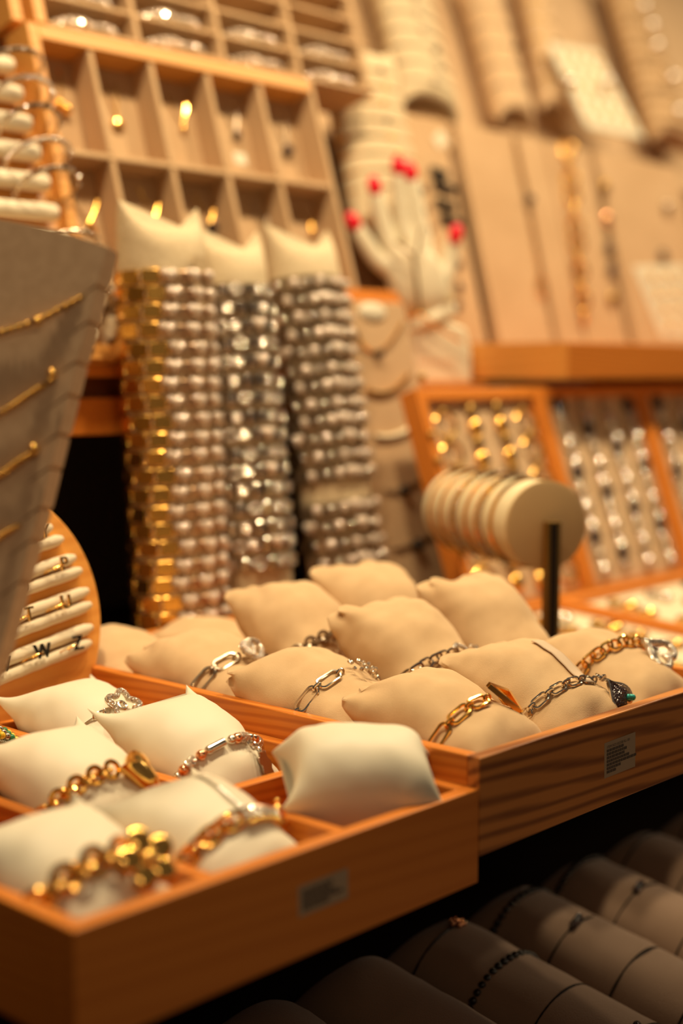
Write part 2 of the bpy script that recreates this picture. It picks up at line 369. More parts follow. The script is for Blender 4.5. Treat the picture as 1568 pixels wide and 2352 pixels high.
def oval(l, w_, n=18):
    """stadium outline of length l and width w_ in the xy plane"""
    r = w_ / 2; h = max(0, l / 2 - r); pts = []
    for i in range(n // 2): a = -PI / 2 + PI * i / (n // 2 - 1); pts.append(V((h + r * math.cos(a), r * math.sin(a), 0)))
    for i in range(n // 2): a = PI / 2 + PI * i / (n // 2 - 1); pts.append(V((-h + r * math.cos(a), r * math.sin(a), 0)))
    return pts
def heart(s_, n=40):
    o = []
    for i in range(n):
        t = 2 * PI * i / n; o.append((s_ * 16 * math.sin(t) ** 3 / 17, s_ * (13 * math.cos(t) - 5 * math.cos(2 * t) - 2 * math.cos(3 * t) - math.cos(4 * t) + 2.5) / 17))
    return o[::-1]
def puff(mb, poly, h, both=True, M=None, k=6):
    """a cushioned body over an outline"""
    n = len(poly); vs = []; fs = []; lev = []
    zs = [(math.cos(PI / 2 * j / k), math.sin(PI / 2 * j / k)) for j in range(k)]
    seq = ([(f, -z) for f, z in zs[:0:-1]] if both else []) + zs
    for f, z in seq: lev.append(len(vs)); vs += [(x * f, y * f, z * h) for x, y in poly]
    for i in range(len(lev) - 1):
        for q in range(n): fs.append((lev[i] + q, lev[i] + (q + 1) % n, lev[i + 1] + (q + 1) % n, lev[i + 1] + q))
    fs.append(tuple(lev[0] + q for q in range(n - 1, -1, -1))); fs.append(tuple(lev[-1] + q for q in range(n)))
    return mb.add(vs, fs, M)
def chain(mb, A, x0, style, s0=None, s1=None, skip=(), sway=0.0, **k):
    """links laid along an arc; skip holds (from, to) lengths kept free"""
    Ltot = A[-1][0]; s_ = s0 or 0; i = 0; s1 = s1 or Ltot
    while s_ < s1:
        if style == 'paperclip':
            big = (i % 2 == 0); l, w_, r, roll = ((k.get('l', .017), k.get('w', .0062), k.get('r', .00085), 12) if big else (.0065, .0045, .0009, 78)); adv = l - 2.6 * r
        elif style == 'oval': l, w_, r = k.get('l', .0095), k.get('w', .0065), k.get('r', .0010); roll = 20 if i % 2 else 70; adv = l - 3.0 * r
        elif style == 'rolo': l = w_ = k.get('l', .0075); r = k.get('r', .0013); roll = 38 if i % 2 else -38; adv = l * .62
        elif style == 'fine': l, w_, r = .0040, .0028, .0005; roll = 0 if i % 2 else 90; adv = .0030
        m = s_ + l / 2
        if m > s1: break
        if not any(a <= m <= b for a, b in skip):
            _, p, t, n = at_len(A, m); M = frame3(p + n * (r if abs(roll) < 30 else w_ * .28), t, n, x0 + sway * math.sin(m * 60)) @ R('X', roll)
            mb.tube(oval(l, w_), r, 6, True, M)
        s_ += adv; i += 1
    return mb
def frm(A, s_, x0, lift=0.0):
    _, p, t, n = at_len(A, s_); return frame3(p + n * lift, t, n, x0)
def near_phi(A, phi, a, b):
    """arc length at which the loop passes the angle phi"""
    q = V((0, a * math.cos(math.radians(phi)), b * math.sin(math.radians(phi))))
    return min(A, key=lambda r: (r[1] - q).length)[0]

PILLOWS = {}
def place_pillow(key, label, group, P, M, m):
    o = P.mesh().build('bracelet_pillow', m, None, M); tag(o, label, 'pillow', group); PILLOWS[key] = (P, M); return o
GB, GF = 'beige suede bracelet pillows', 'cream bracelet pillows'
def suede(seed, sq=.25, L=.104, W=.083, Th=.058): return Pillow(L, W, Th, seed, 'tuck', wr=.0024, sq=sq, sqd=.07)
def cream(seed, sq=.25, L=.100, W=.072, Th=.055, flare=1.14): return Pillow(L, W, Th, seed, 'seam', flare, .010, .0016, sq, .06, 2.3, .72)
def bump_frame(x, y, z, **k): return PM(x, y, z, **k)
BACK = [
    ('P5', 'beige suede pillow with a gold paperclip bracelet, at the near corner of the raised tray', .054, .064, .045, 4, 19, 1),
    ('P6', 'beige suede pillow with silver links and paper tag, above the label of the raised tray', .142, .062, .049, -4, 24, 2),
    ('P7', 'beige suede pillow with an open heart bracelet, right end of the raised tray', .230, .064, .045, -5, 20, 3),
    ('P3', 'beige suede pillow with bright silver paperclip links, beside its tray rim', .050, .163, .046, 3, 19, 4),
    ('P4', 'plump beige suede pillow in the middle of the raised tray, with a curly silver chain', .142, .165, .060, -3, 30, 5),
    ('P8', 'bare beige suede pillow below the cream bangle roll, standing steeply', .234, .168, .064, -6, 38, 6),
    ('P1', 'beige suede pillow with silver links and a ring charm, near the wooden ring board', .052, .268, .044, 2, 18, 7),
    ('P2', 'beige suede pillow with a puffed silver heart, below the silver middle bolster', .142, .272, .062, -3, 28, 8),
    ('P9', 'bare beige suede pillow below the sparkling right bolster', .228, .272, .066, -5, 34, 9),
    ('P10', 'beige suede pillow in shadow directly below the leftmost linen bolster', .142, .366, .034, 2, 10, 11),
    ('P0', 'shadowed beige suede pillow partly behind the wooden ring board', .052, .37, .036, 0, 12, 10),
]
for key, lab, x, y, z, yw, pt, sd in BACK:
    place_pillow(key, lab, GB, suede(sd), PM(x, y, z + .003, yw, pt + {'P6': 2, 'P4': 6, 'P2': 7, 'P8': 5, 'P9': 6}.get(key, 0)), M_suede)
FRONT = [
    ('A', 'cream pillow with chunky gold chain and flower, near left corner of the front tray', -.222, .060, .022, 2, 17, 21),
    ('B', 'cream pillow with a gold bracelet and clear sleeve, middle of the front row', -.141, .060, .021, 3, 13, 22),
    ('D', 'cream pillow with gold chain and puffed heart, left edge behind the front row', -.141, .168, .026, 2, 19, 23),
    ('E', 'cream pillow with a rose gold and silver bead bracelet, beside the raised tray', -.054, .168, .028, 4, 22, 24),
    ('F', 'cream pillow with a silver flower bracelet, in front of the wooden ring board', -.052, .272, .024, 2, 16, 25),
    ('G', 'cream pillow with a green and yellow beaded bracelet, cut off by the left edge', -.140, .290, .018, 2, 14, 26),
]
for key, lab, x, y, z, yw, pt, sd in FRONT:
    place_pillow(key, lab, GF, cream(sd), PM(x, y, z + .005, yw, pt + 9), M_cream)
Pc = Pillow(.083, .060, .058, 29, 'seam', .80, .003, .0012, None, nt=4, te=.42)
place_pillow('C', 'large smooth cream pillow turned sideways on the front rim of the front tray', GF, Pc,
             T(-.049, .044, .044) @ R('Z', -38) @ R('X', 22) @ R('Y', 4), M_cream)

# ------------------------------------------------------------------ bracelets on the pillows
def bracelet(key, label, sq=.25, off=.0012, ph0=205, ph1=-30, group='bracelets on the pillows'):
    P, M = PILLOWS[key]; a, b = P.ab(sq); a += off; b += off
    r = empty('bracelet', M @ T(sq * P.L / 2, 0, 0), label, 'bracelet', group)
    return r, arc(a, b, ph0, ph1), (lambda phi: near_phi(arc_(a, b, ph0, ph1), phi, a, b))
_arcs = {}
def arc_(a, b, p0, p1):
    k = (a, b, p0, p1)
    if k not in _arcs: _arcs[k] = arc(*k)
    return _arcs[k]
def strip_on(P, p0, p1, f0, f1, off, n=14, m_=6):
    mb = MB(); vs = []; fs = []
    for i in range(n + 1):
        for k in range(m_ + 1):
            p = p0 + (p1 - p0) * i / n; ph = math.radians(f0 + (f1 - f0) * k / m_); q = P.pt(p, ph); r = math.hypot(q.y, q.z) or 1
            vs.append((q.x, q.y * (1 + off / r), q.z * (1 + off / r)))
    for i in range(n):
        for k in range(m_): a = i * (m_ + 1) + k; fs.append((a, a + 1, a + m_ + 2, a + m_ + 1))
    return mb.add(vs, fs)
def pave_ring(mb, R_, r, M): return mb.tube([V((R_ * math.cos(2 * PI * i / 24), R_ * math.sin(2 * PI * i / 24), r)) for i in range(24)], r, 8, True, M)

# P5 gold paperclip with an angular gold toggle
r, A, L_ = bracelet('P5', 'gold paperclip bracelet with an angular toggle, on the near corner suede pillow', .28)
s_ = L_(64); chain(MB(), A, 0, 'paperclip', skip=((s_ - .008, s_ + .012),), l=.0165, w=.0066, r=.0011).build('chain', M_gold, r)
mb = MB(); F = frm(A, s_, 0, .004) @ R('X', 17) @ T(0, -.006, .001)
tri = [V((-.010, .011, 0)), V((.010, .0075, .001)), V((.004, -.009, 0))]
for i in range(3):
    a_, b_ = tri[i], tri[(i + 1) % 3]; mb.tube([a_, b_], .0022, 4, False, F)
mb.build('toggle', M_gold, r, smooth=False)
# P6 silver paperclip, tag, dark heart
r, A, L_ = bracelet('P6', 'silver paperclip bracelet with a dark heart locket, on a suede pillow', .36)
s_ = L_(68); chain(MB(), A, 0, 'paperclip', s1=s_ + .006, l=.0125, w=.0058, r=.0008).build('chain', M_silver, r)
F = frm(A, s_ + .005, 0, .003)
hp = MB(); HF = F @ R('Y', -16) @ R('X', 34) @ T(.010, -.013, .005) @ R('Z', -150)
puff(hp, heart(.0125), .0045, True, HF); hr = hp.build('heart_locket', M_darkstone, r); hr['label'] = 'dark crystal heart locket'
MB().tube([V((x, y, 0)) for x, y in heart(.0130)], .0012, 6, True, HF).build('locket_rim', M_silver, hr)
sb = MB()
for i in range(3): sb.sphere(HF @ V((-.006 + i * .002, .009 - .0015 * i, .003)), .0022, 8, 5)
sb.build('teal_stone', M_teal, hr); mb = MB()
for i in range(3): mb.tube(oval(.0055, .004), .0008, 6, True, F @ T(.003 + .0035 * i, -.001 * i, .002) @ R('X', 90 * (i % 2)))
mb.build('hanger_links', M_silver, r)
P, M = PILLOWS['P6']
c_ = strip_on(P, -.50, .42, 84, 66, .0011)
tg = c_.build('paper_tag', mat('buff_card', (.66, .50, .35), .75), None, M); tg.modifiers.new('thick', 'SOLIDIFY').thickness = .0005
tag(tg, 'narrow buff paper tag tucked under the silver bracelet with the dark heart', 'tag')
# P7 gold and silver oval chain with open pave heart
r, A, L_ = bracelet('P7', 'gold oval link bracelet with an open crystal heart, on the right end suede pillow', -.05)
s_ = L_(74); chain(MB(), A, 0, 'oval', l=.0115, w=.0070, r=.0011).build('chain', M_gold, r)
HF = frm(A, s_, 0, .005) @ R('Y', -14) @ R('X', 24) @ T(.009, -.016, 0.003) @ R('Z', -150)
pts = heart(.0135, 44); ho = MB().tube([V((x, y, 0)) for x, y in pts], .0026, 8, True, HF).build('open_heart', M_crystal, r); ho['label'] = 'open heart set with tiny crystals'
# P3 bright silver paperclip, crystal knots
def knot(mb, F, n=9, R_=.0055, r=.0016):
    for i in range(n):
        a_ = 2 * PI * i / n; mb.sphere(F @ V((R_ * math.cos(a_), R_ * math.sin(a_), .001 + .0012 * math.sin(3 * a_))), r, 8, 5)
r, A, L_ = bracelet('P3', 'bright silver paperclip bracelet with crystal knots, beside the left rim of its tray', .18)
s_ = L_(76); chain(MB(), A, 0, 'paperclip', skip=((s_ - .008, s_ + .016),), l=.0185, w=.0072, r=.0010).build('chain', M_silver, r)
mb = MB(); knot(mb, frm(A, s_ - .001, 0, .003), R_=.0062, r=.0015); knot(mb, frm(A, s_ + .010, 0, .003), R_=.0052, r=.0016); mb.build('crystal_knot', M_crystal, r)
# P4 curly silver
r, A, L_ = bracelet('P4', 'silver bracelet with curled crystal links, on the plump middle suede pillow', .42)
s_ = L_(76); chain(MB(), A, 0, 'oval', skip=((s_ - .012, s_ + .012),), l=.0105, w=.0066, r=.0010).build('chain', M_silver, r)
mb = MB(); F = frm(A, s_, 0, .002)
mb.tube([V((-.013 + .026 * i / 26, .0045 * math.sin(i / 26 * 2 * PI), .002)) for i in range(27)], .0015, 7, False, F); mb.build('curled_link', M_crystal, r)
mb = MB(); knot(mb, frm(A, L_(58), 0, .003), R_=.004, r=.0017); mb.build('crystal_knot', M_crystal, r)
# P1 silver paperclip with a ring charm
r, A, L_ = bracelet('P1', 'dull silver paperclip bracelet with a round crystal ring, next to the ring board', .32)
s_ = L_(80); chain(MB(), A, 0, 'paperclip', skip=((s_ - .010, s_ + .010),), l=.0195, w=.0085, r=.0013).build('chain', M_steel, r)
mb = MB(); pave_ring(mb, .0068, .0022, frm(A, s_, 0, .004) @ R('X', 40)); pave_ring(mb, .0050, .0018, frm(A, s_ - .006, 0, .005) @ R('X', 30)); mb.build('crystal_ring', M_crystal, r)
# P2 puffed silver heart
r, A, L_ = bracelet('P2', 'silver chain bracelet with a shiny puffed heart, below the silver middle bolster', .50)
s_ = L_(72); chain(MB(), A, 0, 'rolo', skip=((s_ - .010, s_ + .010),), l=.0085, r=.0013).build('chain', M_steel, r)
mb = MB(); puff(mb, heart(.0140), .0058, True, frm(A, s_, 0, .005) @ R('X', 20) @ T(0, -.006, .002) @ R('Z', -100)); mb.build('puffed_heart', M_silver, r)
# A gold rolo with a gold flower
r, A, L_ = bracelet('A', 'chunky gold chain bracelet with a large shiny gold flower, near left corner pillow', .25, off=.002)
s_ = L_(82); chain(MB(), A, 0, 'rolo', l=.0112, r=.0021).build('chain', M_gold, r)
mb = MB(); F = frm(A, s_, 0, .006) @ R('Y', -12) @ R('X', 30) @ T(.006, -.010, .004)
for i in range(5):
    a_ = 2 * PI * i / 5 + .3; mb.sphere((0, 0, 0), .0075, 16, 9, (1, .86, .38), F @ T(.0085 * math.cos(a_), .0085 * math.sin(a_), .001) @ R('Z', math.degrees(a_)))
mb.sphere((0, 0, 0), .0038, 12, 7, (1, 1, .6), F @ T(0, 0, .003)); mb.build('gold_flower', M_gold, r)
# B gold chain with pave cluster and sleeve
r, A, L_ = bracelet('B', 'gold link bracelet with a crystal cluster, middle pillow of the front row', .28, off=.0018)
s_ = L_(74); chain(MB(), A, 0, 'oval', l=.0115, w=.0078, r=.0015, skip=((s_ - .012, s_ + .014),)).build('chain', M_gold, r)
mb = MB()
for i in range(16):
    F = frm(A, s_ - .012 + .0017 * i, 0, .0025)
    for j in (-1, 0, 1): mb.sphere(F @ V((0, .0030 * j, .0006 * (1 - abs(j)))), .0017, 8, 5)
mb.build('crystal_cluster', M_crystal, r)
mb = MB()
for i in range(10): mb.sphere(frm(A, s_ - .012 + .0026 * i, 0, .002) @ V((0, -.006, 0)), .0012, 8, 5)
mb.build('gold_beading', M_gold, r)
P, M = PILLOWS['B']
c_ = strip_on(P, -.62, .30, 84, 64, .0013)
tg = c_.build('plastic_sleeve', M_plastic, None, M); tg.modifiers.new('thick', 'SOLIDIFY').thickness = .0004
tag(tg, 'clear plastic sleeve lying on the middle cream pillow of the front row', 'sleeve')
# C fine gold beads at both ends of the sideways pillow
r = empty('bracelet', PILLOWS['C'][1].copy(), 'fine gold bead bracelet almost hidden behind the large sideways cream pillow', 'bracelet', 'bracelets on the pillows')
mb = MB()
for i in range(34):
    t = PI * (1.0 + i / 33); mb.sphere((.044 * math.cos(t) * 1.02, -.012 + .018 * math.sin(t), -.004 + .024 * math.sin(t)), .0017, 8, 5)
mb.build('beads', M_gold, r)
# D gold rolo with puffed gold heart
r, A, L_ = bracelet('D', 'gold round link bracelet with puffed gold heart, left pillow of the second row', .30, off=.0016)
s_ = L_(68); chain(MB(), A, 0, 'rolo', l=.0086, r=.0015, skip=((s_ - .010, s_ + .012),)).build('chain', M_gold, r)
mb = MB(); puff(mb, heart(.0150), .0062, True, frm(A, s_ + .001, 0, .004) @ R('X', 12) @ T(0, -.004, .001) @ R('Z', -95)); mb.build('puffed_heart', M_gold, r)
# E beads
r, A, L_ = bracelet('E', 'rose gold and silver bead bracelet with a silver charm plate, beside the raised tray', .30, off=.0028)
kinds = {M_rose: MB(), M_silver: MB(), M_crystal: MB()}; s_ = .002; i = 0; seq = 'SCRSRCRSTSRCSRCS'
while s_ < A[-1][0] - .004:
    ch = seq[i % len(seq)]; F = frm(A, s_ + .003, 0, 0)
    if ch == 'R': kinds[M_rose].sphere(F @ V((0, 0, 0)), .0033, 12, 8); ad = .0058
    elif ch == 'S': kinds[M_silver].sphere(F @ V((0, 0, 0)), .0029, 12, 8); ad = .0050
    elif ch == 'C': kinds[M_crystal].lathe([(.0024, -.0035), (.0034, -.003), (.0034, .003), (.0024, .0035)], 12, F @ R('Y', 90)); ad = .0070
    else: kinds[M_silver].lathe([(.002, -.0062), (.0026, -.006), (.0026, .006), (.002, .0062)], 12, F @ R('Y', 90)); ad = .0120
    s_ += ad; i += 1
for m_, nm in ((M_rose, 'rose_gold_beads'), (M_silver, 'silver_beads'), (M_crystal, 'crystal_beads')): kinds[m_].build(nm, m_, r)
s_ = L_(72); F = frm(A, s_, 0, .001); mb = MB()
for j in range(3): mb.tube(oval(.005, .0036), .0006, 6, True, F @ T(.001 * j, -.004 - .0035 * j, -.001) @ R('Z', 90) @ R('X', 90 * (j % 2)))
mb.build('hanger_links', M_silver, r)
pts = [((.0065 + .0009 * math.cos(7 * 2 * PI * i / 40)) * math.cos(2 * PI * i / 40) * .85, (.0065 + .0009 * math.cos(7 * 2 * PI * i / 40)) * math.sin(2 * PI * i / 40) * 1.35) for i in range(40)]
MB().prism(pts, -.0006, .0006, .0002, F @ R('X', 30) @ T(.006, -.019, .004) @ R('Z', 12)).build('charm_plate', M_steel, r)
# F clover flower
r, A, L_ = bracelet('F', 'silver bar bracelet with an open crystal flower, in front of the ring board', .22, off=.0008)
s_ = L_(84); mb = MB()
mb.tube([p + n * .0006 for (_, p, t, n) in A[::6] if _ < s_ - .019], .0006, 6); chain(mb, A, 0, 'oval', s0=s_ - .021, s1=s_ - .010, l=.0055, w=.0038, r=.0006)
chain(mb, A, 0, 'oval', s0=s_ + .011, s1=s_ + .045, l=.0065, w=.0040, r=.0007); mb.build('chain', M_silver, r)
F = frm(A, s_, 0, .005) @ R('X', 16) @ T(0, -.003, .001); pts = []
for i in range(60):
    a_ = 2 * PI * i / 60; rr = .0100 + .0022 * math.cos(5 * a_); pts.append(V((rr * math.cos(a_), rr * math.sin(a_), 0)))
MB().tube(pts, .0018, 8, True, F).build('crystal_flower', M_crystal, r)
mb = MB().tube([p * 1.04 - V((0, 0, .0016)) for p in pts], .0014, 6, True, F); mb.tube([V((.0030 * math.cos(2 * PI * i / 16) - .003, .0030 * math.sin(2 * PI * i / 16), 0)) for i in range(16)], .0012, 6, True, F); mb.build('flower_rim', M_silver, r)
# G coloured beads
r, A, L_ = bracelet('G', 'green and yellow beaded bracelet at the left edge of the photo', .2, off=.003)
for m_, nm, ofs in ((M_green, 'green_beads', 0), (M_yellow, 'yellow_beads', 1), (M_steel, 'silver_beads', 2)):
    mb = MB()
    for i in range(ofs, 60, 3):
        if .0042 * i < A[-1][0]:
            for j in (-1, 0, 1): mb.sphere(frm(A, .0042 * i, 0, .001) @ V((0, .004 * j, 0)), .0024, 8, 6)
    mb.build(nm, m_, r)
# ------------------------------------------------------------------ three tall bolsters stacked with bracelets
def BM(x, y, z, th, L, yaw=0):
    s, c = math.sin(math.radians(th)), math.cos(math.radians(th))
    return T(x, y, z) @ R('Z', yaw) @ Matrix(((0, -1, 0, 0), (s, 0, -c, s * L / 2), (c, 0, s, c * L / 2), (0, 0, 0, 1)))
def bolster(label, x, y, th, L, seed, W=.080, Th=.054, m=M_linen, yaw=0, flare=1.06, z=0.0, group=None, ear=.014):
    P = Pillow(L, W, Th, seed, 'seam', flare, ear, .0012, None, nt=16, te=.5); M = BM(x, y, z, th, L, yaw)
    o = P.mesh(60, 48).build('bracelet_bolster', m, None, M); tag(o, label, 'bolster', group); return P, M
GBO = 'tall linen bolsters'
B1 = bolster('tall linen bolster stacked with gold and crystal heart bracelets, leftmost of the three', .180, .456, 3.5, .388, 41, group=GBO)
B2 = bolster('tall linen bolster stacked with silver bracelets, middle of the three', .272, .456, 6.5, .378, 42, group=GBO, W=.076)
B3 = bolster('tall linen bolster of sparkling silver bracelets, rightmost of the three', .378, .438, 11, .392, 43, group=GBO)
tagb = MB().box(-.032, .010, -.011, .011, -.0002, .0004)
tgm = [[(-.006, .004), (-.010, -.004), (-.014, .002)], [(-.020, .003), (-.024, -.003), (-.026, .004)]]
tagb = tagb.build('cloth_tag', mat('printed_tag', (.54, .40, .23), .8), None, B1[1] @ T(.152, -.020, .0262) @ R('X', 20))
mb = MB()
for q in tgm: mb.tube([V((a_, b_, .0005)) for a_, b_ in q], .0007, 5)
mb.build('printed_strokes', M_ink, tagb)
tag(tagb, 'printed cloth tag hanging on the front of the leftmost linen bolster', 'tag')
PAVE_HEART = None
def band(n, phase, a, b, m, h, kind):
    """n hinged links round a bolster; links on the side and on the front may differ"""
    A = arc(a, b, -180, 180, 500); Lt = A[-1][0]; st = Lt / n; sides = {}
    for i in range(n):
        F = frm(A, (i + phase) % n * st, 0, .0022); l = st * .46
        key = 'front_links' if (kind == 'plate' and 9 <= i <= 13) else 'link_band'
        mb = sides.setdefault(key, MB())
        if kind == 'plate':
            if key == 'link_band':
                mb.cbox(-l, l, -h / 2, h / 2, -.0011, .0011, .0005, F); mb.tube(oval(.0062, .0030, 12), .0007, 5, True, frm(A, (i + phase + .5) % n * st, 0, .0036) @ R('Z', 90))
            else:
                mb.cbox(-l, l, -h * .36, h * .36, -.0011, .0011, .0008, F)
        elif kind == 'frame':
            mb.tube([V((-l, -h / 2, 0)), V((l, -h / 2, 0)), V((l, h / 2, 0)), V((-l, h / 2, 0))], .0012, 4, True, F)
            mb.cbox(-l * .9, l * .9, -h * .3, h * .3, -.0010, .0006, .0003, F)
        else:
            mb.tube(oval(st * 1.15, h * .85, 14), .0012, 5, True, F @ R('X', 15))
    return {k: (v.mesh(k, m if k == 'link_band' else M_pale)) for k, v in sides.items()}, A, st
def stack(B, rows, z_top, pitch, kindset, labeller, group, skiprow=()):
    P, M = B; protos = []; meshes = {}
    for ks in kindset:
        me, A, st = band(ks['n'], ks['phase'], P.W / 2 * .985 + .0012, P.T / 2 * .985 + .0012, ks['m'], ks['h'], ks['kind']); protos.append((me, A, st, ks))
    for i in range(rows):
        if i in skiprow: continue
        me, A, st, ks = protos[kindorder[i % len(kindorder)] % len(protos)]
        jit = (rnd.random() - .5) * .0012; tilt = (rnd.random() - .5) * 2.2
        r = empty('stacked_bracelet', M @ T(P.L / 2 - z_top - i * pitch + jit, 0, 0) @ R('Z', tilt), labeller(i - sum(1 for q_ in skiprow if q_ < i)), 'bracelet', group)
        for nm, m_ in me.items(): link(nm, m_, r)
        for (q, nm, geo, m_) in ks['charms']:
            key = (nm, m_.name)
            if key not in meshes: meshes[key] = geo().mesh(nm, m_)
            link(nm, meshes[key], r, frm(A, (q + ks['phase']) % ks['n'] * st, 0, .0045))
def g_heart():
    return puff(MB(), heart(.0078, 28), .0050, False, None, 5)
def g_bead(): return MB().sphere((0, 0, .0008), .0048, 12, 7, (1, 1.05, .75))
def g_small(): return MB().sphere((0, 0, .0004), .0032, 10, 6)
def g_tile(): return MB().cbox(-.0045, .0045, -.0052, .0052, -.001, .0022, .0008)
def g_ring(): return MB().tube(oval(.0098, .0085, 16), .0016, 6, True, T(0, 0, .0016))
def g_bar(): return MB().cbox(-.0022, .0022, -.0052, .0052, -.001, .0024, .0008)
n1 = 14        # arc runs -180..180 from the right side round the back-left to the front; index n/2 is the left side
def hearts(ph): return [(q, 'crystal_heart', g_heart, M_stone) for q in (8.9, 10.35, 11.8, 13.1)]
kindorder = [0, 1, 0, 2, 1, 0, 2]
stack(B1, 20, .049, .01495, [dict(n=n1, phase=p_, m=M_goldb, h=.0122, kind='plate', charms=hearts(0)) for p_ in (.5, .72, .30)],
      lambda i: ORD[i] + ' bracelet from the top of the leftmost bolster, gold plates and crystal hearts', 'gold heart bracelets on the leftmost bolster')
kindorder = [0, 1, 2, 0, 2, 1]
tiles = lambda seq: [(10.0 + .95 * j, *{'t': ('crystal_tile', g_tile, M_crystal), 'o': ('crystal_letter_ring', g_ring, M_crystal), 'b': ('silver_bar', g_bar, M_silver), 'h': ('crystal_heart', g_heart, M_stone)}[ch]) for j, ch in enumerate(seq)]
stack(B2, 18, .046, .0160, [dict(n=18, phase=0, m=M_steel, h=.0105, kind='frame', charms=tiles('tbobtob')), dict(n=18, phase=.3, m=M_steel, h=.0105, kind='frame', charms=tiles('btbbtbt')),
                            dict(n=18, phase=-.25, m=M_steel, h=.0105, kind='frame', charms=tiles('hotbhbt'))],
      lambda i: ORD[i] + ' bracelet from the top of the middle bolster, silver links with crystal tiles', 'silver tile bracelets on the middle bolster', skiprow=(16,))
kindorder = [0, 1, 0, 1, 2]
gems = lambda seq: [(9.6 + .98 * j, *{'h': ('crystal_heart', g_heart, M_stone), 's': ('round_crystal', g_bead, M_stone), 'k': ('silver_stud', g_small, M_silver)}[ch]) for j, ch in enumerate(seq)]
stack(B3, 19, .046, .0164, [dict(n=18, phase=0, m=M_steel, h=.0125, kind='frame', charms=gems('ksksksks')), dict(n=18, phase=.4, m=M_steel, h=.0125, kind='frame', charms=gems('skshskhs')),
                            dict(n=18, phase=-.2, m=M_steel, h=.0115, kind='frame', charms=gems('hkskhksk'))],
      lambda i: ORD[i] + ' bracelet from the top of the rightmost bolster, silver links and round crystals', 'crystal bracelets on the rightmost bolster', skiprow=(12,))

# ------------------------------------------------------------------ round wooden ring board with letter rings
c0 = atY(2, 1418, .345); RB = T(*c0) @ R('Z', 5.6) @ Matrix(((1, 0, 0, 0), (0, math.sin(.2), -math.cos(.2), 0), (0, math.cos(.2), math.sin(.2), 0), (0, 0, 0, 1))) @ R('Z', 8)
rb = empty('ring_board', RB, 'round wooden ring board with cream foam rolls, standing behind the cream pillows', 'ring board')
Rr = .089
MB().lathe([(Rr - .002, -.012), (Rr, -.010), (Rr, -.002), (Rr - .002, 0)], 72).build('board', M_disc, rb)
rows = []
for i in range(4):
    for j in range(2): rows.append(.060 - i * .0252 - j * .0100 - .012)
for i, yy in enumerate(rows):
    hw = math.sqrt(max(0, (Rr - .013) ** 2 - yy * yy)); rr = .0044; mb = MB(); pts = [V((-hw + 2 * hw * k / 24, yy, .0028 + .0003 * math.sin(k * 1.7 + i))) for k in range(25)]
    mb.tube(pts, [rr * (.55 if k in (0, 24) else (.92 if k in (1, 23) else 1 + .03 * math.sin(k * 2.1 + i))) for k in range(25)], 12); mb.build('foam_roll', M_foam, rb)
LETT = [('V', 12, 1527, 'black', 0), ('W', 97, 1497, 'black', 1), ('Z', 178, 1478, 'black', 2), ('T', 66, 1412, 'gold', 3), ('U', 150, 1384, 'gold', 4), ('P', 146, 1296, 'gold', 5), ('J', 57, 1333, 'gold', 6), ('Y', 100, 1222, 'gold', 7)]
for ch, px, py, kd, i in LETT:
    x, y = on(RB, px, py, .010)
    r = empty('letter_ring', RB @ T(x, y, .010), ('brightly glinting gold ring with a hooked letter, beside the grey stand on the round board' if ch == 'J' else 'gold ring with the ' + ('black' if kd == 'black' else 'gold') + ' letter ' + ch + ' on the round wooden board'), 'ring', 'letter rings on the round board')
    mb = MB(); mb.tube([V((.0085 * math.cos(2 * PI * k / 28) - .006, .0085 * math.sin(2 * PI * k / 28) * .30 - .0026, .0085 * math.sin(2 * PI * k / 28) - .0062)) for k in range(28)], .0005, 6, True)
    mb.sphere((-.0065, -.0008, .0010), .0011, 8, 5); mb.sphere((-.0088, -.0014, .0004), .0009, 8, 5)
    mb.build('ring_band', M_gold, r)
    text(ch, .0135, M_black if kd == 'black' else M_gold, r, T(0, 0, .0006) @ R('Z', -8), 'letter', ext=.0006, bev=.00015, off=.0001)

# ------------------------------------------------------------------ grey necklace stand, near left
b0 = CAM + ray(60, 1000) * .70
BU = Matrix(((RT.x, 0, -FW.x, b0.x), (RT.y, 0, -FW.y, b0.y), (0, 1, 0, b0.z), (0, 0, 0, 1)))
yv = -(V((FW.x, FW.y, 0)).normalized()); rx = RT.normalized()
BU = Matrix(((rx.x, 0, yv.x, b0.x), (rx.y, 0, yv.y, b0.y), (0, 1, 0, b0.z), (0, 0, 0, 1))) @ R('Y', -14) @ R('X', -10)
bu = empty('necklace_stand', BU, 'grey linen necklace stand with slotted edges at the left edge', 'necklace stand')
cxl = on(BU, -230, 900)[0]
slits = [((222, 655), (188, 679)), ((203, 738), (150, 776)), ((176, 830), (122, 866)), ((157, 905), (104, 946)), ((134, 995), (84, 1031)), ((115, 1072), (60, 1112)), ((92, 1165), (40, 1203)), ((70, 1240), (20, 1280)), ((45, 1335), (-5, 1375))]
edge = [(-230, 494), (-100, 496), (0, 503), (90, 520), (170, 540), (246, 566)]
right = []
for (e, q) in slits: right += [(e[0] + 2, e[1] - 5), q, (e[0] - 1, e[1] + 5)]
right += [(0, 1500), (-60, 1640), (-230, 1660)]
pts = [on(BU, *p) for p in edge + right]
poly = pts + [(2 * cxl - x, y) for x, y in pts[::-1] if abs(x - cxl) > 1e-4]
bo = MB().prism(poly[::-1], -.014, 0).build('linen_panel', M_grey, bu); bevel(bo, .0012, 2)
MB().box(cxl - .02, cxl + .02, poly[len(pts) - 1][1] - .10, poly[len(pts) - 1][1] + .04, -.05, -.016).build('easel_foot', M_grey, bu)
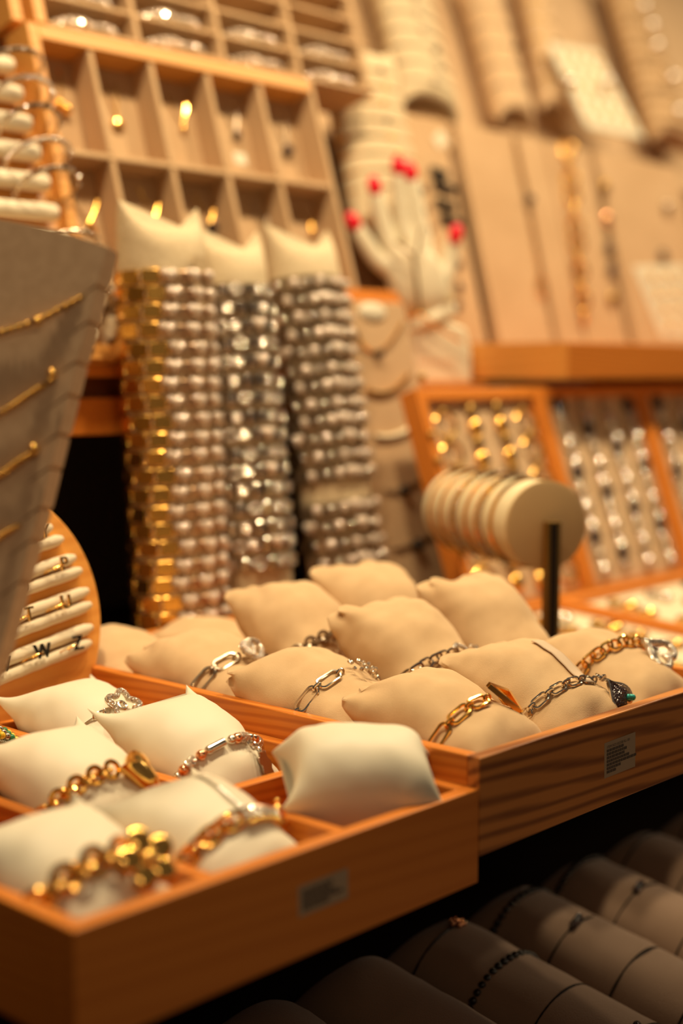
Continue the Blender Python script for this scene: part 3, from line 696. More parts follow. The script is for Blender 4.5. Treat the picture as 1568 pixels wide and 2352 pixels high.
def hang(name, label, pxs, r_, m, beads=(), group='chains on the grey necklace stand'):
    pr = [on(BU, *p, .003) for p in pxs]; full = pr + [(2 * cxl - x, y) for x, y in pr[::-1][1:]]
    P = [V((x, y, .0035)) for x, y in full]; P[0].z = P[-1].z = -.001; fine = []
    for i in range(len(P) - 1):
        for k in range(14):
            t = k / 14; p_ = P[max(0, i - 1)]; q = P[i]; s_ = P[i + 1]; u = P[min(len(P) - 1, i + 2)]
            fine.append(.5 * (2 * q + (s_ - p_) * t + (2 * p_ - 5 * q + 4 * s_ - u) * t * t + (3 * q - p_ - 3 * s_ + u) * t ** 3))
    o = empty(name, BU @ T(*P[0]), label, 'necklace', group); mb = MB()
    d = 0
    for i in range(1, len(fine)):
        d += (fine[i] - fine[i - 1]).length
        if d > r_ * 2.0: d = 0; mb.sphere(fine[i] - P[0], r_ * 1.12, 8, 5)
    mb.tube([f - P[0] for f in fine], r_ * .75, 6); mb.build('chain', m, o)
    for bx, by in beads:
        x, y = on(BU, bx, by, .004); MB().sphere(V((x, y, .005)) - P[0], .0026, 12, 8).build('gold_bead', M_gold, o)
hang('necklace', 'topmost gold chain on the grey necklace stand, with a small bead', [(190, 674), (90, 735), (0, 765), (-110, 792), (-230, 800)], .0016, M_goldb, [(88, 738)])
hang('necklace', 'second gold chain from the top of the grey necklace stand', [(124, 862), (60, 912), (0, 950), (-110, 1000), (-230, 1018)], .0015, M_goldb, [(122, 858)])
hang('necklace', 'third gold chain from the top of the grey necklace stand', [(86, 1028), (40, 1062), (0, 1090), (-110, 1140), (-230, 1158)], .0016, M_goldb, [(80, 1030)])
hang('necklace', 'lowest gold chain on the grey necklace stand', [(42, 1202), (0, 1232), (-60, 1270), (-230, 1330)], .0014, M_goldb)

# ------------------------------------------------------------------ rear shelves
sh = empty('rear_shelf', T(.1, .505, .2086), 'wooden rear shelf board above a black gap, behind the leftmost bolster', 'shelf'); SI = T(-.1, -.505, -.2086)
bevel(MB().box(-1.0, .668, .505, 1.05, .2086, .2394).build('shelf_board', M_woodX, sh, SI, False), .001)
MB().box(-1.0, .44, .520, 1.05, .2394, .2570).build('recess_strip', mat('shaded_wood', (.20, .07, .02), .5), sh, SI, False)  # dark tone paints in the shadow band under the upper ledge
bevel(MB().box(-1.0, .44, .500, .56, .2570, .2665).build('upper_ledge', M_woodX, sh, SI, False), .001)
bevel(MB().box(.44, .668, .505, 1.05, .2394, .2480).build('upper_ledge', M_woodX, sh, SI, False), .001)
bk = MB().box(-1.0, 2.4, .80, .81, -.0, .2086).build('void_backing', M_dark, sh, SI, False)  # black sheet standing in for the shaded void under the shelf
rs = empty('display_step', T(.668, .40, .2525), 'wooden display step with left side coloured as lit, above the earring frames', 'shelf')
bevel(MB().box(0, 2.0, 0, .6, 0, .0390).build('step_box', M_woodX, rs, None, False), .001)
so = MB().box(-.0012, -.0002, .0, .6, 0, .0390).build('lit_side_panel', wood('lit_side_wood', (.74, .34, .08), (.62, .25, .045), 'Y', 60), rs, None, False)  # thin panel in a lighter wood tone, painting the left side as lit
MB().box(.95, 2.0, .02, .6, -.2525, 0).build('step_support', M_counter, rs, None, False)

# ------------------------------------------------------------------ necklace box with compartments
G = LM(.1365, .512, .2668, 17); ST = .0115
gb = empty('necklace_box', G, 'wooden framed velvet necklace box with ten tall compartments, behind the bolsters', 'necklace box')
W_, H_, D_ = .350, .309, -.034
mv = M_velvet
bevel(MB().box(0, ST, 0, H_, D_, 0).build('side_rail', M_palewood, gb, None, False), .001); bevel(MB().box(W_ - .004, W_ + .002, 0, H_, D_, 0).build('side_rail', M_velvet, gb, None, False), .001)
bevel(MB().box(ST, W_ - .004, H_ - .014, H_, D_, 0).build('top_rail', M_palewood, gb, None, False), .001); bevel(MB().box(ST, W_ - .004, 0, .012, D_, 0).build('bottom_rail', M_palewood, gb, None, False), .001)
MB().box(ST, W_ - .004, .012, H_ - .014, D_, D_ + .004).build('back_panel', mv, gb, None, False)
bevel(MB().box(ST, W_ - .004, .190, .196, D_ + .004, -.002).build('cross_divider', mv, gb, None, False), .0015)
for i in range(4):
    xx = .066 + .0695 * i
    bevel(MB().box(xx - .003, xx + .003, .012, .190, D_ + .004, -.002).build('divider', mv, gb, None, False), .0015); bevel(MB().box(xx - .003, xx + .003, .196, H_ - .014, D_ + .004, -.002).build('divider', mv, gb, None, False), .0015)
def pendant_necklace(M, label, x, ytop, ybot, wid, m, kind, size, group, c=.002, cat='necklace'):
    r = empty('pendant_necklace', M @ T(x, ytop, c), label, cat, group); mb = MB(); h = ybot - ytop
    for sg in (-1, 1): mb.tube([V((sg * wid * (1 - (k / 10) ** 1.6), h * k / 10, 0)) for k in range(11)], .0009, 5)
    mb.build('chain', m, r); mb = MB()
    if kind == 'disc': mb.lathe([(size * .8, -.001), (size, -.0005), (size, .001), (size * .8, .0015)], 20, T(0, h - size, 0))
    elif kind == 'ball': mb.sphere((0, h - size, size * .4), size, 12, 8)
    elif kind == 'drop': mb.sphere((0, h - size * 1.5, size * .3), size, 12, 8, (.8, 1.6, .6))
    elif kind == 'two': mb.sphere((-size * .7, h, size * .5), size, 12, 8); mb.sphere((size * .7, h - size * .7, size * .5), size, 12, 8)
    mb.build('pendant', {'g': M_gold, 's': M_silver}.get('g'), r) if kind in ('disc', 'two') else mb.build('pendant', m if kind != 'ball' else M_darkstone, r)
    return r
GN = 'necklaces in the compartment box'; cz = D_ + .006
colw = ['first', 'second', 'third', 'fourth', 'fifth', 'sixth']
def cell_neck(px, py, top, wid, m, kind, size, lab):
    x, y = on(G, px, py, cz); pendant_necklace(G, lab, x, top, y, wid, m, kind, size, GN, cz)
cell_neck(138, 244, .285, .007, M_gold, 'two', .0055, 'gold necklace with two shiny discs in the upper row, first compartment')
cell_neck(268, 272, .280, .006, M_gold, 'disc', .0065, 'necklace with a bright round disc in the upper row, second compartment')
cell_neck(418, 285, .278, .012, M_gold, 'drop', .0035, 'gold V shaped necklace in the upper row, third compartment')
cell_neck(540, 302, .275, .008, M_steel, 'ball', .0045, 'fine necklace with a small dark stone in the upper row, fourth compartment')
cell_neck(655, 335, .272, .008, M_steel, 'ball', .0062, 'necklace with a large dark stone in the upper row, fifth compartment')
cell_neck(205, 512, .180, .020, M_goldb, 'disc', .0060, 'gold necklace with a round pendant in the lower row, first compartment')
cell_neck(355, 500, .180, .012, M_goldb, 'drop', .0040, 'faint gold necklace in the lower row, second compartment')
cell_neck(482, 512, .178, .012, M_goldb, 'ball', .0060, 'gold necklace with a dark stone in the lower row, third compartment')
cell_neck(610, 528, .178, .010, M_steel, 'ball', .0050, 'fine necklace with a dark stone in the lower row, fourth compartment')
cell_neck(712, 520, .178, .012, M_goldb, 'drop', .0045, 'gold drop necklace in the lower row, fifth compartment')
x, y = on(G, 550, 365, -.001); tp = MB().box(-.008, .008, -.006, .006, 0, .0006).build('price_tag', M_card, None, G @ T(x, y, -.0005)); tag(tp, 'small white price tag on the cross divider of the necklace box', 'price tag')
# bangle shelves above it
G2 = LM(.166, .612, .566, 17); g2 = empty('bangle_rack', G2, 'wooden rack of low velvet shelves holding sparkling bangles, above the necklace box', 'rack')
bevel(MB().box(-.012, 0, 0, .20, -.06, 0).build('side_rail', M_palewood, g2, None, False), .001)
bevel(MB().box(-.034, -.022, 0, .20, -.06, -.004).build('side_rail', M_palewood, g2, None, False), .001)
MB().box(0, .432, 0, .20, -.06, -.056).build('back_panel', M_velvet, g2, None, False)
for k in range(6): bevel(MB().box(0, .432, .001 + .0275 * k - .002, .001 + .0275 * k + .002, -.056, 0).build('shelf', M_velvet, g2, None, False), .001)
for k in range(4): bevel(MB().box(.102 + .107 * k - .003, .102 + .107 * k + .003, 0, .19, -.056, .001).build('divider', M_velvet, g2, None, False), .001)
def bangle(M, label, R_, m, n, crystals=M_crystal, group=None, wid=.0035, name='bangle', ex=1.0):
    r = empty(name, M, label, 'bangle', group)
    MB().tube([V((R_ * math.cos(2 * PI * k / 48), R_ * ex * math.sin(2 * PI * k / 48), 0)) for k in range(48)], wid * .5, 8, True, flat=1.6).build('hoop', m, r)
    mb = MB()
    for k in range(n):
        a_ = 2 * PI * k / n; mb.sphere((R_ * 1.05 * math.cos(a_), R_ * 1.05 * ex * math.sin(a_), .0008), wid * .72, 8, 5)
    mb.build('crystals', crystals, r); return r
place_ = ['lower left', 'lower second', 'lower third', 'lower right', 'upper left', 'upper second', 'upper third', 'upper right']
k = 0
for ry in (0, 1):
    for cx_ in range(4):
        for q in range(2):
            xx = .050 + .107 * cx_ + (q - .5) * .028; yy = .0275 * ry + .0050 + q * .006
            bangle(G2 @ T(xx, yy, -.026) @ R('X', -90 + (q - .5) * 14) @ R('Z', k * 37), 'sparkling %s bangle in the %s compartment of the bangle rack' % (('back', 'front')[q], place_[ry * 4 + cx_]), .026 - .002 * q, M_silver, 26, M_stone, 'bangles in the rack', .0045); k += 1

# ------------------------------------------------------------------ bangle display at the far left
D0 = LM(.0, .500, .2668, 25)
xr = on(D0, 136, 520)[0]
D0 = D0 @ T(xr, 0, 0)
dd = empty('bangle_display', D0, 'wooden bangle display with cream rolls at the upper left edge', 'bangle display')
bevel(MB().box(-.30, .004, 0, .285, -.012, 0).build('back_board', M_palewood, dd, None, False), .001)
bevel(MB().box(-.30, .004, 0, .014, 0, .012).build('front_rail', M_palewood, dd, None, False), .001)
for i in range(10):
    yy = .022 + .0285 * i; MB().tube([V((-.30, yy, .009)), V((-.012, yy, .009)), V((-.008, yy, .009)), V((-.006, yy, .009))], [.0078, .0078, .007, .004], 14).build('cream_roll', M_foam, dd)
for i in range(9):
    yy = .022 + .0285 * (i + .5) + .002
    if i in (3,): continue
    M_ = D0 @ T(-.018, yy, .020) @ R('X', 78 + (i % 3) * 4) @ R('Z', 20)
    bangle(M_, 'silver crystal bangle, %s from the bottom of the cream rolls at the left edge' % ORD[i - (i > 3)], .027, M_steel, 30 if i % 2 else 14, M_crystal, 'bangles on the left display', .0028)
D2 = D0 @ T(.004, 0, .014)
d2 = empty('bangle_display', D2, 'low stand of two cream rolls, left of the leftmost bolster', 'bangle display')
bevel(MB().box(0, .075, -.0, .012, -.012, .016).build('front_rail', M_palewood, d2, None, False), .001); MB().box(0, .075, .012, .075, -.012, -.006).build('back_board', M_velvet2, d2, None, False)
for i in range(2): MB().tube([V((.001, .026 + .030 * i, .004)), V((.072, .026 + .030 * i, .004)), V((.075, .026 + .030 * i, .004))], [.0095, .0095, .006], 14).build('cream_roll', M_foam, d2)
for i in range(2): bangle(D2 @ T(.040, .036 + .030 * i, .018) @ R('X', 70 - 12 * i) @ R('Z', 20), '%s silver bangle on the small stand behind the grey necklace stand' % ('lower', 'upper')[i], .027, M_steel, 14, M_crystal, 'bangles on the small stand', .0040)
# ------------------------------------------------------------------ tall necklace board right of the bolsters
NBt = math.degrees(math.atan((.505 - .43) / (.33 - .022)))
NB = LM(0, .43, .0, NBt)
xR, yT = on(NB, 905, 668); xL = .405
nb = empty('necklace_board', NB @ T(xL, 0, 0), 'wood backed tan velvet necklace board with rounded corners, right of the bolsters', 'necklace board'); w_ = xR - xL + .010
def rrect(x0, x1, y0, y1, r, n=6):
    o = []
    for cx, cy, a0 in ((x1 - r, y1 - r, 0), (x0 + r, y1 - r, 90), (x0 + r, y0 + r, 180), (x1 - r, y0 + r, 270)):
        for k in range(n + 1): a = math.radians(a0 + 90 * k / n); o.append((cx + r * math.cos(a), cy + r * math.sin(a)))
    return o
MB().prism(rrect(0, w_, 0, yT, .014), -.012, 0, .001).build('wood_back', M_woodY, nb)
MB().prism(rrect(-.001, w_ - .004, -.0, yT - .014, .006), 0, .006, .002).build('velvet_panel', M_velvet, nb)
x, y = on(NB, 845, 720); pad = MB(); puff(pad, [(.020 * math.cos(a) , .010 * math.sin(a)) for a in [2 * PI * k / 20 for k in range(20)]], .004, False)
pw = pad.build('paper_tag', M_card, None, NB @ T(x, y, .0062)); tag(pw, 'white paper tag at the top of the tan necklace board', 'tag')
pegs = [(965, 868), (970, 1000), (984, 1060), (1024, 1278), (1038, 1340), (950, 850)]
def drape(M, label, pa, pm, pb, c, r_, m, group, bead=None, bm=None, br=.004, name='necklace', sub='chain'):
    a, b, d = (V((*on(M, *q), c)) for q in (pa, pm, pb)); o = empty(name, M @ Matrix.Translation(a), label, 'necklace', group); mb = MB()
    P = [(1 - t) ** 2 * a + 2 * (1 - t) * t * (2 * b - .5 * a - .5 * d) + t * t * d - a for t in [k / 20 for k in range(21)]]
    mb.tube(P, r_, 6); mb.build(sub, m, o)
    if bead: MB().sphere(V((*on(M, *bead), c + br * .5)) - a, br, 12, 8).build('bead', bm, o)
    return o
GNB = 'chains on the tan necklace board'
drape(NB, 'gold V chain with a dark bead, topmost on the tan necklace board', (800, 760), (852, 812), (912, 745), .008, .0014, M_gold, GNB, (855, 818), M_darkstone, .0045)
drape(NB, 'gold bracelet chain, second from the top on the tan necklace board', (830, 900), (880, 905), (925, 865), .008, .0024, M_gold, GNB)
drape(NB, 'pale pearl chain, third from the top on the tan necklace board', (850, 1005), (905, 1000), (950, 965), .008, .0026, M_white, GNB)
drape(NB, 'thin chain with one dark bead, fourth from the top on the tan necklace board', (870, 1130), (920, 1125), (975, 1080), .008, .0012, M_steel, GNB, (912, 1130), M_black, .0055)
drape(NB, 'thin chain with one dark bead, lowest on the tan necklace board', (890, 1265), (940, 1250), (1000, 1215), .008, .0012, M_steel, GNB, (942, 1255), M_black, .0060)

# ------------------------------------------------------------------ leaning earring frames
FL = LM(0, .355, .030, 19)
xs = [on(FL, 955, 900)[0], on(FL, 1262, 1000)[0], on(FL, 1500, 1000)[0], on(FL, 1500, 1000)[0] + .21]
hF = on(FL, 1050, 890)[1]
names = ['left', 'middle', 'right']
EAR = {}; ESC = 1.5
def earring(M, kind, label, group):
    if kind not in EAR:
        r = empty('earring', M @ Matrix.Scale(ESC, 4), label, 'earring', group)
        if kind == 'gold_hoop':
            MB().tube([V((.0068 * math.cos(2 * PI * k / 24), -.009 + .0085 * math.sin(2 * PI * k / 24), .002 + .003 * math.cos(2 * PI * k / 24))) for k in range(24)], .0016, 7, True).build('hoop', M_gold, r)
            MB().sphere((0, 0, .002), .0028, 10, 6).build('post', M_brass, r)
        elif kind == 'gold_drop':
            MB().sphere((0, -.013, .003), .0062, 12, 8, (1, 1.1, .6)).build('drop', M_gold, r); MB().sphere((0, -.001, .003), .0044, 12, 8, (1, 1.2, .6)).build('post', M_brass, r)
        elif kind == 'silver_drop':
            MB().sphere((0, -.011, .003), .0058, 12, 8, (.9, 1.2, .6)).build('drop', M_crystal, r); MB().sphere((0, 0, .002), .0042, 10, 6).build('post', M_steel, r)
        elif kind == 'dark_stud':
            MB().sphere((0, 0, .003), .0060, 12, 8, (1, 1.1, .6)).build('stone', M_darkstone, r); MB().sphere((0, -.009, .002), .0040, 10, 6, (1, 1.2, .6)).build('drop', M_crystal, r)
        elif kind == 'flat_gold':
            MB().tube([V((.0075 * math.cos(2 * PI * k / 20), .0055 * math.sin(2 * PI * k / 20), .002)) for k in range(20)], .0014, 6, True).build('hoop', M_gold, r)
        elif kind == 'tiny':
            MB().sphere((0, 0, .0015), .0026, 8, 6).build('stone', M_goldb, r); MB().sphere((0, .004, .001), .0014, 8, 5).build('post', M_gold, r)
        EAR[kind] = r; return r
    return dup(EAR[kind], M @ Matrix.Scale(ESC, 4), label, group)
for i in range(3):
    x0, x1 = xs[i], xs[i + 1]; st = .0135
    f = empty('earring_display', FL @ T(x0, 0, 0), 'leaning wooden earring frame with white velvet, %s of the three in a row' % ('leftmost', 'middle', 'rightmost')[i], 'earring frame', 'leaning earring frames'); wd = x1 - x0 - .001
    bevel(MB().box(0, st, 0, hF, -.022, 0).build('side_rail', M_woodY, f, None, False), .001); bevel(MB().box(wd - st * .6, wd, 0, hF, -.022, 0).build('side_rail', M_woodY, f, None, False), .001)
    bevel(MB().box(st, wd - st * .6, hF - .012, hF, -.022, 0).build('top_rail', M_woodX, f, None, False), .001); bevel(MB().box(st, wd - st * .6, 0, .008, -.022, 0).build('bottom_rail', M_woodX, f, None, False), .001)
    MB().box(st, wd - st * .6, .008, hF - .012, -.012, -.008).build('velvet_panel', M_velvet2, f, None, False)
    nc = 4; nr = (6, 8, 7)[i]
    for r_ in range(nr):
        for c_ in range(nc):
            if i == 2 and c_ > 1: continue
            kind = ('gold_drop' if (r_ * 3 + c_) % 3 else 'gold_hoop') if i == 0 else ('silver_drop' if (r_ + c_ * 2) % 3 else 'dark_stud')
            x = x0 + st + (wd - 1.6 * st) * (c_ + .55) / nc + rnd.uniform(-.002, .002); y = hF - .022 - (hF - .035) * r_ / nr + rnd.uniform(-.002, .002)
            earring(FL @ T(x, y, -.008), kind, '%s earring, %s row and %s column of the %s leaning frame' % ('gold' if i == 0 else 'silver', ORD[r_], ORD[c_], ('left', 'middle', 'right')[i]), '%s earrings on the %s leaning frame' % ('gold' if i == 0 else 'silver', names[i]))
for k, q in enumerate(pegs[:5]):
    p = on(FL, q[0], q[1], .0); MB_ = MB().sphere((0, 0, .002), .0042, 10, 6).build('peg', M_brass, None, FL @ T(max(p[0], xs[0] + .004), p[1], 0)); tag(MB_, '%s dark metal peg from the top on the left rail of the left earring frame' % ORD[k], 'peg', 'pegs on the frame rail')

# ------------------------------------------------------------------ flat earring trays on the counter
tilt = 4.0
FLT = T(0, .345, .030) @ R('X', tilt)
xA, xB, xC = .372, on(FLT @ T(0, 0, 0), 1400, 1405)[0], 1.10
xB = .575
for i, (x0, x1) in enumerate(((xA, xB), (xB, xC))):
    f = empty('earring_tray', FLT @ T(x0, 0, 0), ('flat white earring tray with wooden rails, just right of the raised bracelet tray', 'flat white earring tray beyond the wooden divider at the right edge')[i], 'earring tray', 'flat earring trays'); wd = x1 - x0
    MB().box(0, wd - .001, -.235, 0, -.011, -.003).build('velvet_bed', M_white, f, None, False)
    bevel(MB().box(0, wd - .001, -.008, .004, -.011, .005).build('back_rail', M_woodX, f, None, False), .001); bevel(MB().box(0, wd - .001, -.243, -.235, -.011, .002).build('front_rail', M_woodX, f, None, False), .001)
    bevel(MB().box(wd - .010, wd - .001, -.235, -.008, -.011, .005).build('side_rail', M_woodY, f, None, False), .001)
    if i: bevel(MB().box(0, .008, -.235, -.008, -.011, .005).build('side_rail', M_woodY, f, None, False), .001)
    nn = (4, 6)[i]
    for r_ in range(5):
        for c_ in range(nn):
            if (i == 0 and c_ == 0 and r_ > 2) or (i == 0 and .345 - .03 - .044 * r_ > .17 and c_ == 0): pass
            earring(FLT @ T(x0 + .022 + (wd - .045) * (c_ + .3) / nn + rnd.uniform(-.005, .005), -.030 - .044 * r_ + rnd.uniform(-.004, .004), -.003), ('flat_gold', 'gold_drop', 'dark_stud', 'flat_gold', 'silver_drop')[(r_ * 2 + c_ * 3 + i) % 5],
                    'earring %s row from the back, %s from the left, on the %s flat tray' % (ORD[r_], ORD[c_], ('left', 'right')[i]), 'earrings on the %s flat tray' % ('left', 'right')[i])

# ------------------------------------------------------------------ bangle roll on a post
ra = V((.352, .205, .1375)); ang = math.radians(64); ax = V((math.cos(ang), math.sin(ang), -.01)); Lr = .168; RR = .0355
side = V((ax.y, -ax.x, 0)).normalized(); upv = side.cross(ax)
RM = Matrix(((side.x, upv.x, -ax.x, ra.x), (side.y, upv.y, -ax.y, ra.y), (side.z, upv.z, -ax.z, ra.z), (0, 0, 0, 1)))
roll = empty('bangle_roll', RM, 'cream velvet roll on a metal post, behind the bare suede pillow', 'bangle roll')
MB().lathe([(RR - .004, -Lr), (RR, -Lr + .004), (RR, -.004), (RR - .001, -.001)], 56).build('velvet_roll', mat('butter_velvet', (0.88, 0.76, 0.50), 0.8, bump=('noise', 900, .2, .0005), spec=.2), roll)
MB().lathe([(RR - .0006, -.002), (RR + .0008, -.001), (RR + .0008, .0012), (RR - .003, .0022)], 56).build('end_cap', mat('satin_cap', (.66, .46, .23), .5, .0), roll)
Wz = T(*ra); po = RM.inverted()
px0, py0 = ra.x - ax.x * .010, ra.y - ax.y * .010
bevel(MB().box(-.0065, .0065, -.0035, .0035, .002, ra.z + .004, T(px0, py0, 0) @ R('Z', 64 - 90)).build('post', M_brass, roll, po, False), .0006)
MB().box(-.0022, .0022, -.0045, -.0034, .002, ra.z + .003, T(px0, py0, 0) @ R('Z', 64 - 90)).build('post_face', M_black, roll, po, False)
MB().lathe([(.0, .0), (.030, .0), (.030, .003), (.026, .005), (.004, .006)], 32, T(px0 + ax.x * .03, py0 + ax.y * .03, .0)).build('foot', M_brass, roll, po)
for k, d in enumerate((.026, .046, .054, .074, .094, .102, .124, .146)):
    m_ = M_gold if k not in (1, 4) else M_silver
    r = empty('bangle', RM @ T(0, 0, -d), '%s bangle from the front on the cream roll, thin %s hoop' % (ORD[k], 'gold' if m_ is M_gold else 'crystal set silver'), 'bangle', 'bangles on the cream roll')
    MB().tube([V(((RR + .0018) * math.cos(2 * PI * q / 56), (RR + .0018) * math.sin(2 * PI * q / 56), 0)) for q in range(56)], .0015, 6, True).build('hoop', m_, r)
    if m_ is M_silver:
        mb = MB()
        for q in range(40): mb.sphere(((RR + .0032) * math.cos(2 * PI * q / 40), (RR + .0032) * math.sin(2 * PI * q / 40), 0), .0016, 7, 5)
        mb.build('crystals', M_crystal, r)

# ------------------------------------------------------------------ ivory hand stand with red nails
HX = atY(1005, 880, .540)
HM = T(HX.x, HX.y, .2482) @ R('Z', -38) @ R('X', -90 + 90)
hm = Matrix(((1, 0, 0, 0), (0, 0, -1, 0), (0, 1, 0, 0), (0, 0, 0, 1)))
HM = T(HX.x - .002, HX.y, .2482) @ R('Z', -42) @ hm          # local x right, y up, z towards the viewer
hd = empty('hand_stand', HM, 'ivory hand shaped jewellery stand with red nails on the rear shelf', 'hand stand')
def hp_(px, py): return on(HM, px, py, 0)
Wr = [hp_(940, 880), hp_(1078, 880), hp_(1075, 800), hp_(1062, 748)]
base_poly = [hp_(*q) for q in ((938, 880), (1080, 880), (1078, 800), (1066, 755), (1030, 742), (960, 742), (935, 790))]
bevel(MB().prism(base_poly[::1], -.018, .008).build('base', M_hand, hd), .003, 3)
x, y = hp_(1000, 830); mb = MB()
for k in range(8): mb.box(x - .022 + .0056 * k, x - .022 + .0056 * k + .0038, y - .0026 - .001 * (k > 4), y + .0026, .0078, .0084)
mb.build('red_print', M_redink, hd, None, False)
# one skin: wrist, palm, five fingers
me = bpy.data.meshes.new('palm_and_fingers'); hv = []; he = []; hr_ = []
def hadd(px, py, z, r, prev=None):
    x, y = hp_(px, py); hv.append((x, y, z)); hr_.append(r * (1.30 if len(hv) > 3 else 1.45))
    if prev is not None: he.append((prev, len(hv) - 1))
    return len(hv) - 1
w0 = hadd(1000, 760, -.004, .024); w1 = hadd(982, 715, -.003, .024, w0); pm = hadd(962, 660, 0, .030, w1)
k1 = hadd(905, 610, .001, .0135, pm); k2 = hadd(915, 585, .002, .0125, pm); k3 = hadd(945, 575, .002, .0125, pm); k4 = hadd(970, 590, .001, .012, pm); kt = hadd(1000, 670, .002, .0125, pm)
fingers = [(k1, [(868, 600), (840, 560), (812, 516)], .0085), (k2, [(888, 540), (872, 490), (859, 436)], .0090), (k3, [(928, 520), (919, 455), (913, 390)], .0092), (k4, [(962, 525), (950, 465), (940, 404)], .0088), (kt, [(1022, 630), (1034, 590), (1042, 546)], .0090)]
tips = []
for kk, pp, r_ in fingers:
    pv = kk
    for j, q in enumerate(pp): pv = hadd(q[0], q[1], .002 + .002 * j * (kk != kt), r_ * (1 - .10 * j), pv)
    tips.append((pp[-1], pp[-2], r_))
me.from_pydata(hv, he, []); hb = link('palm_and_fingers', me, hd); me.materials.append(M_hand)
sk = hb.modifiers.new('skin', 'SKIN'); sk.use_smooth_shade = True
for i, v in enumerate(me.skin_vertices[0].data): v.radius = (hr_[i], hr_[i] * (.6 if i < 3 else .8)); v.use_root = (i == 0)
ss = hb.modifiers.new('sub', 'SUBSURF'); ss.levels = 2; ss.render_levels = 2
for tp_, pv, r_ in tips:
    a, b = V((*hp_(*tp_), 0)), V((*hp_(*pv), 0)); d = (a - b).normalized(); an = math.atan2(d.y, d.x) - PI / 2
    mb = MB(); mb.sphere((0, 0, 0), 1, 14, 8, (.0080, .0115, .0050)); mb.build('nail', M_nail, hd, T(a.x + d.x * .003, a.y + d.y * .003, .0100) @ Matrix.Rotation(an, 4, 'Z'))
hc = empty('hand_chain', HM, 'gold finger chain draped over the ivory hand stand', 'chain'); mb = MB()
for pth in ([(900, 560), (940, 590), (948, 640), (955, 720)], [(958, 530), (948, 590)], [(912, 735), (955, 722), (1010, 760), (1050, 785)]):
    P = [V((*hp_(*q), .0270)) for q in pth]; fine = []
    for i in range(len(P) - 1):
        for k in range(8): fine.append(P[i].lerp(P[i + 1], k / 8))
    mb.tube(fine + [P[-1]], .0018, 6)
mb.build('chain', M_gold, hc)

# ------------------------------------------------------------------ velvet boards standing on the step
BR = LM(0, .585, .2915, 15)
def bx(px): return on(BR, px, 770)[0]
boards = [('A', bx(985), bx(1118), 'tan velvet board with dark hair clips, behind the ivory hand'), ('B', bx(1146), bx(1270), 'tan velvet board with one long necklace, second from the hand'),
          ('C', bx(1283), bx(1342), 'narrow tan velvet board with a chunky gold chain'), ('D', bx(1346), bx(1440), 'tan velvet board with dangling beads, right of the chunky gold chain'), ('E', bx(1458), bx(1640), 'tan velvet board with dark pendants at the right edge')]
hB = on(BR, 1100, 292)[1]
for nm, x0, x1, lab in boards:
    o = bevel(MB().box(x0, x1, 0, hB, -.014, 0).build('velvet_board', M_velvet, None, BR, False), .003, 3); tag(o, lab, 'velvet board', 'velvet boards on the step')
for k, (qx, qy, l) in enumerate(((1006, 397, 26), (1018, 430, 34), (1021, 470, 32), (1033, 507, 34))):
    x, y = on(BR, qx, qy, .002); o = bevel(MB().box(-l * .00055, l * .00055, -.0042, .0042, 0, .006).build('hair_clip', M_black, None, BR @ T(x, y, .0005) @ R('Z', -8), False), .0015)
    tag(o, '%s dark hair clip from the top on the velvet board behind the hand' % ORD[k], 'hair clip', 'dark hair clips')
for k, (qx, qy) in enumerate(((968, 437), (972, 486), (982, 530), (992, 590), (1052, 607), (1053, 660), (1050, 702), (1028, 722))):
    x, y = on(BR, qx, qy, .002); o = MB().sphere((0, 0, .004), .0052, 12, 8, (1, 1.15, .7)).build('dark_earring', M_darkstone, None, BR @ T(x, y, 0)); tag(o, '%s dark drop earring from the top on the velvet board behind the hand' % ORD[k], 'earring', 'dark earrings behind the hand')
x, y = on(BR, 1012, 320, .002); o = MB().box(-.011, .011, -.008, .008, 0, .001).build('price_tag', M_card, None, BR @ T(x, y, .0005) @ R('Z', 32)); tag(o, 'white price tag at the top of the velvet board behind the hand', 'price tag')
x, y = on(BR, 1180, 320, .002); d = on(BR, 1212, 460, .002); e_ = on(BR, 1242, 660, .002)
o = empty('necklace', BR @ T(x, y, .002), 'long necklace with a dark stone and a ring drop on the second velvet board', 'necklace'); mb = MB()
mb.tube([V((0, 0, 0)), V((d[0] - x, d[1] - y, .001)), V((e_[0] - x, e_[1] - y, .001))], .0013, 6); mb.build('chain', M_gold, o); MB().sphere((d[0] - x, d[1] - y, .003), .0065, 12, 8).build('dark_stone', M_darkstone, o)
MB().tube([V((e_[0] - x + .009 * math.cos(2 * PI * k / 24), e_[1] - y + .013 * math.sin(2 * PI * k / 24), .002)) for k in range(24)], .0014, 6, True).build('ring_drop', M_gold, o)
o = empty('necklace', BR, 'chunky gold link chain hanging on the narrow velvet board', 'necklace'); mb = MB(); pz = [(1300, 345), (1310, 450), (1322, 560), (1340, 755)]
for i in range(len(pz) - 1):
    a, b = V((*on(BR, *pz[i], .004), .006)), V((*on(BR, *pz[i + 1], .004), .006)); n = max(2, int((b - a).length / .017))
    for k in range(n):
        p = a.lerp(b, k / n); mb.tube(oval(.024, .017, 14), .0030, 7, True, T(*p) @ R('Z', 78) @ R('X', 40 if k % 2 else -40))
mb.build('chain', M_gold, o)
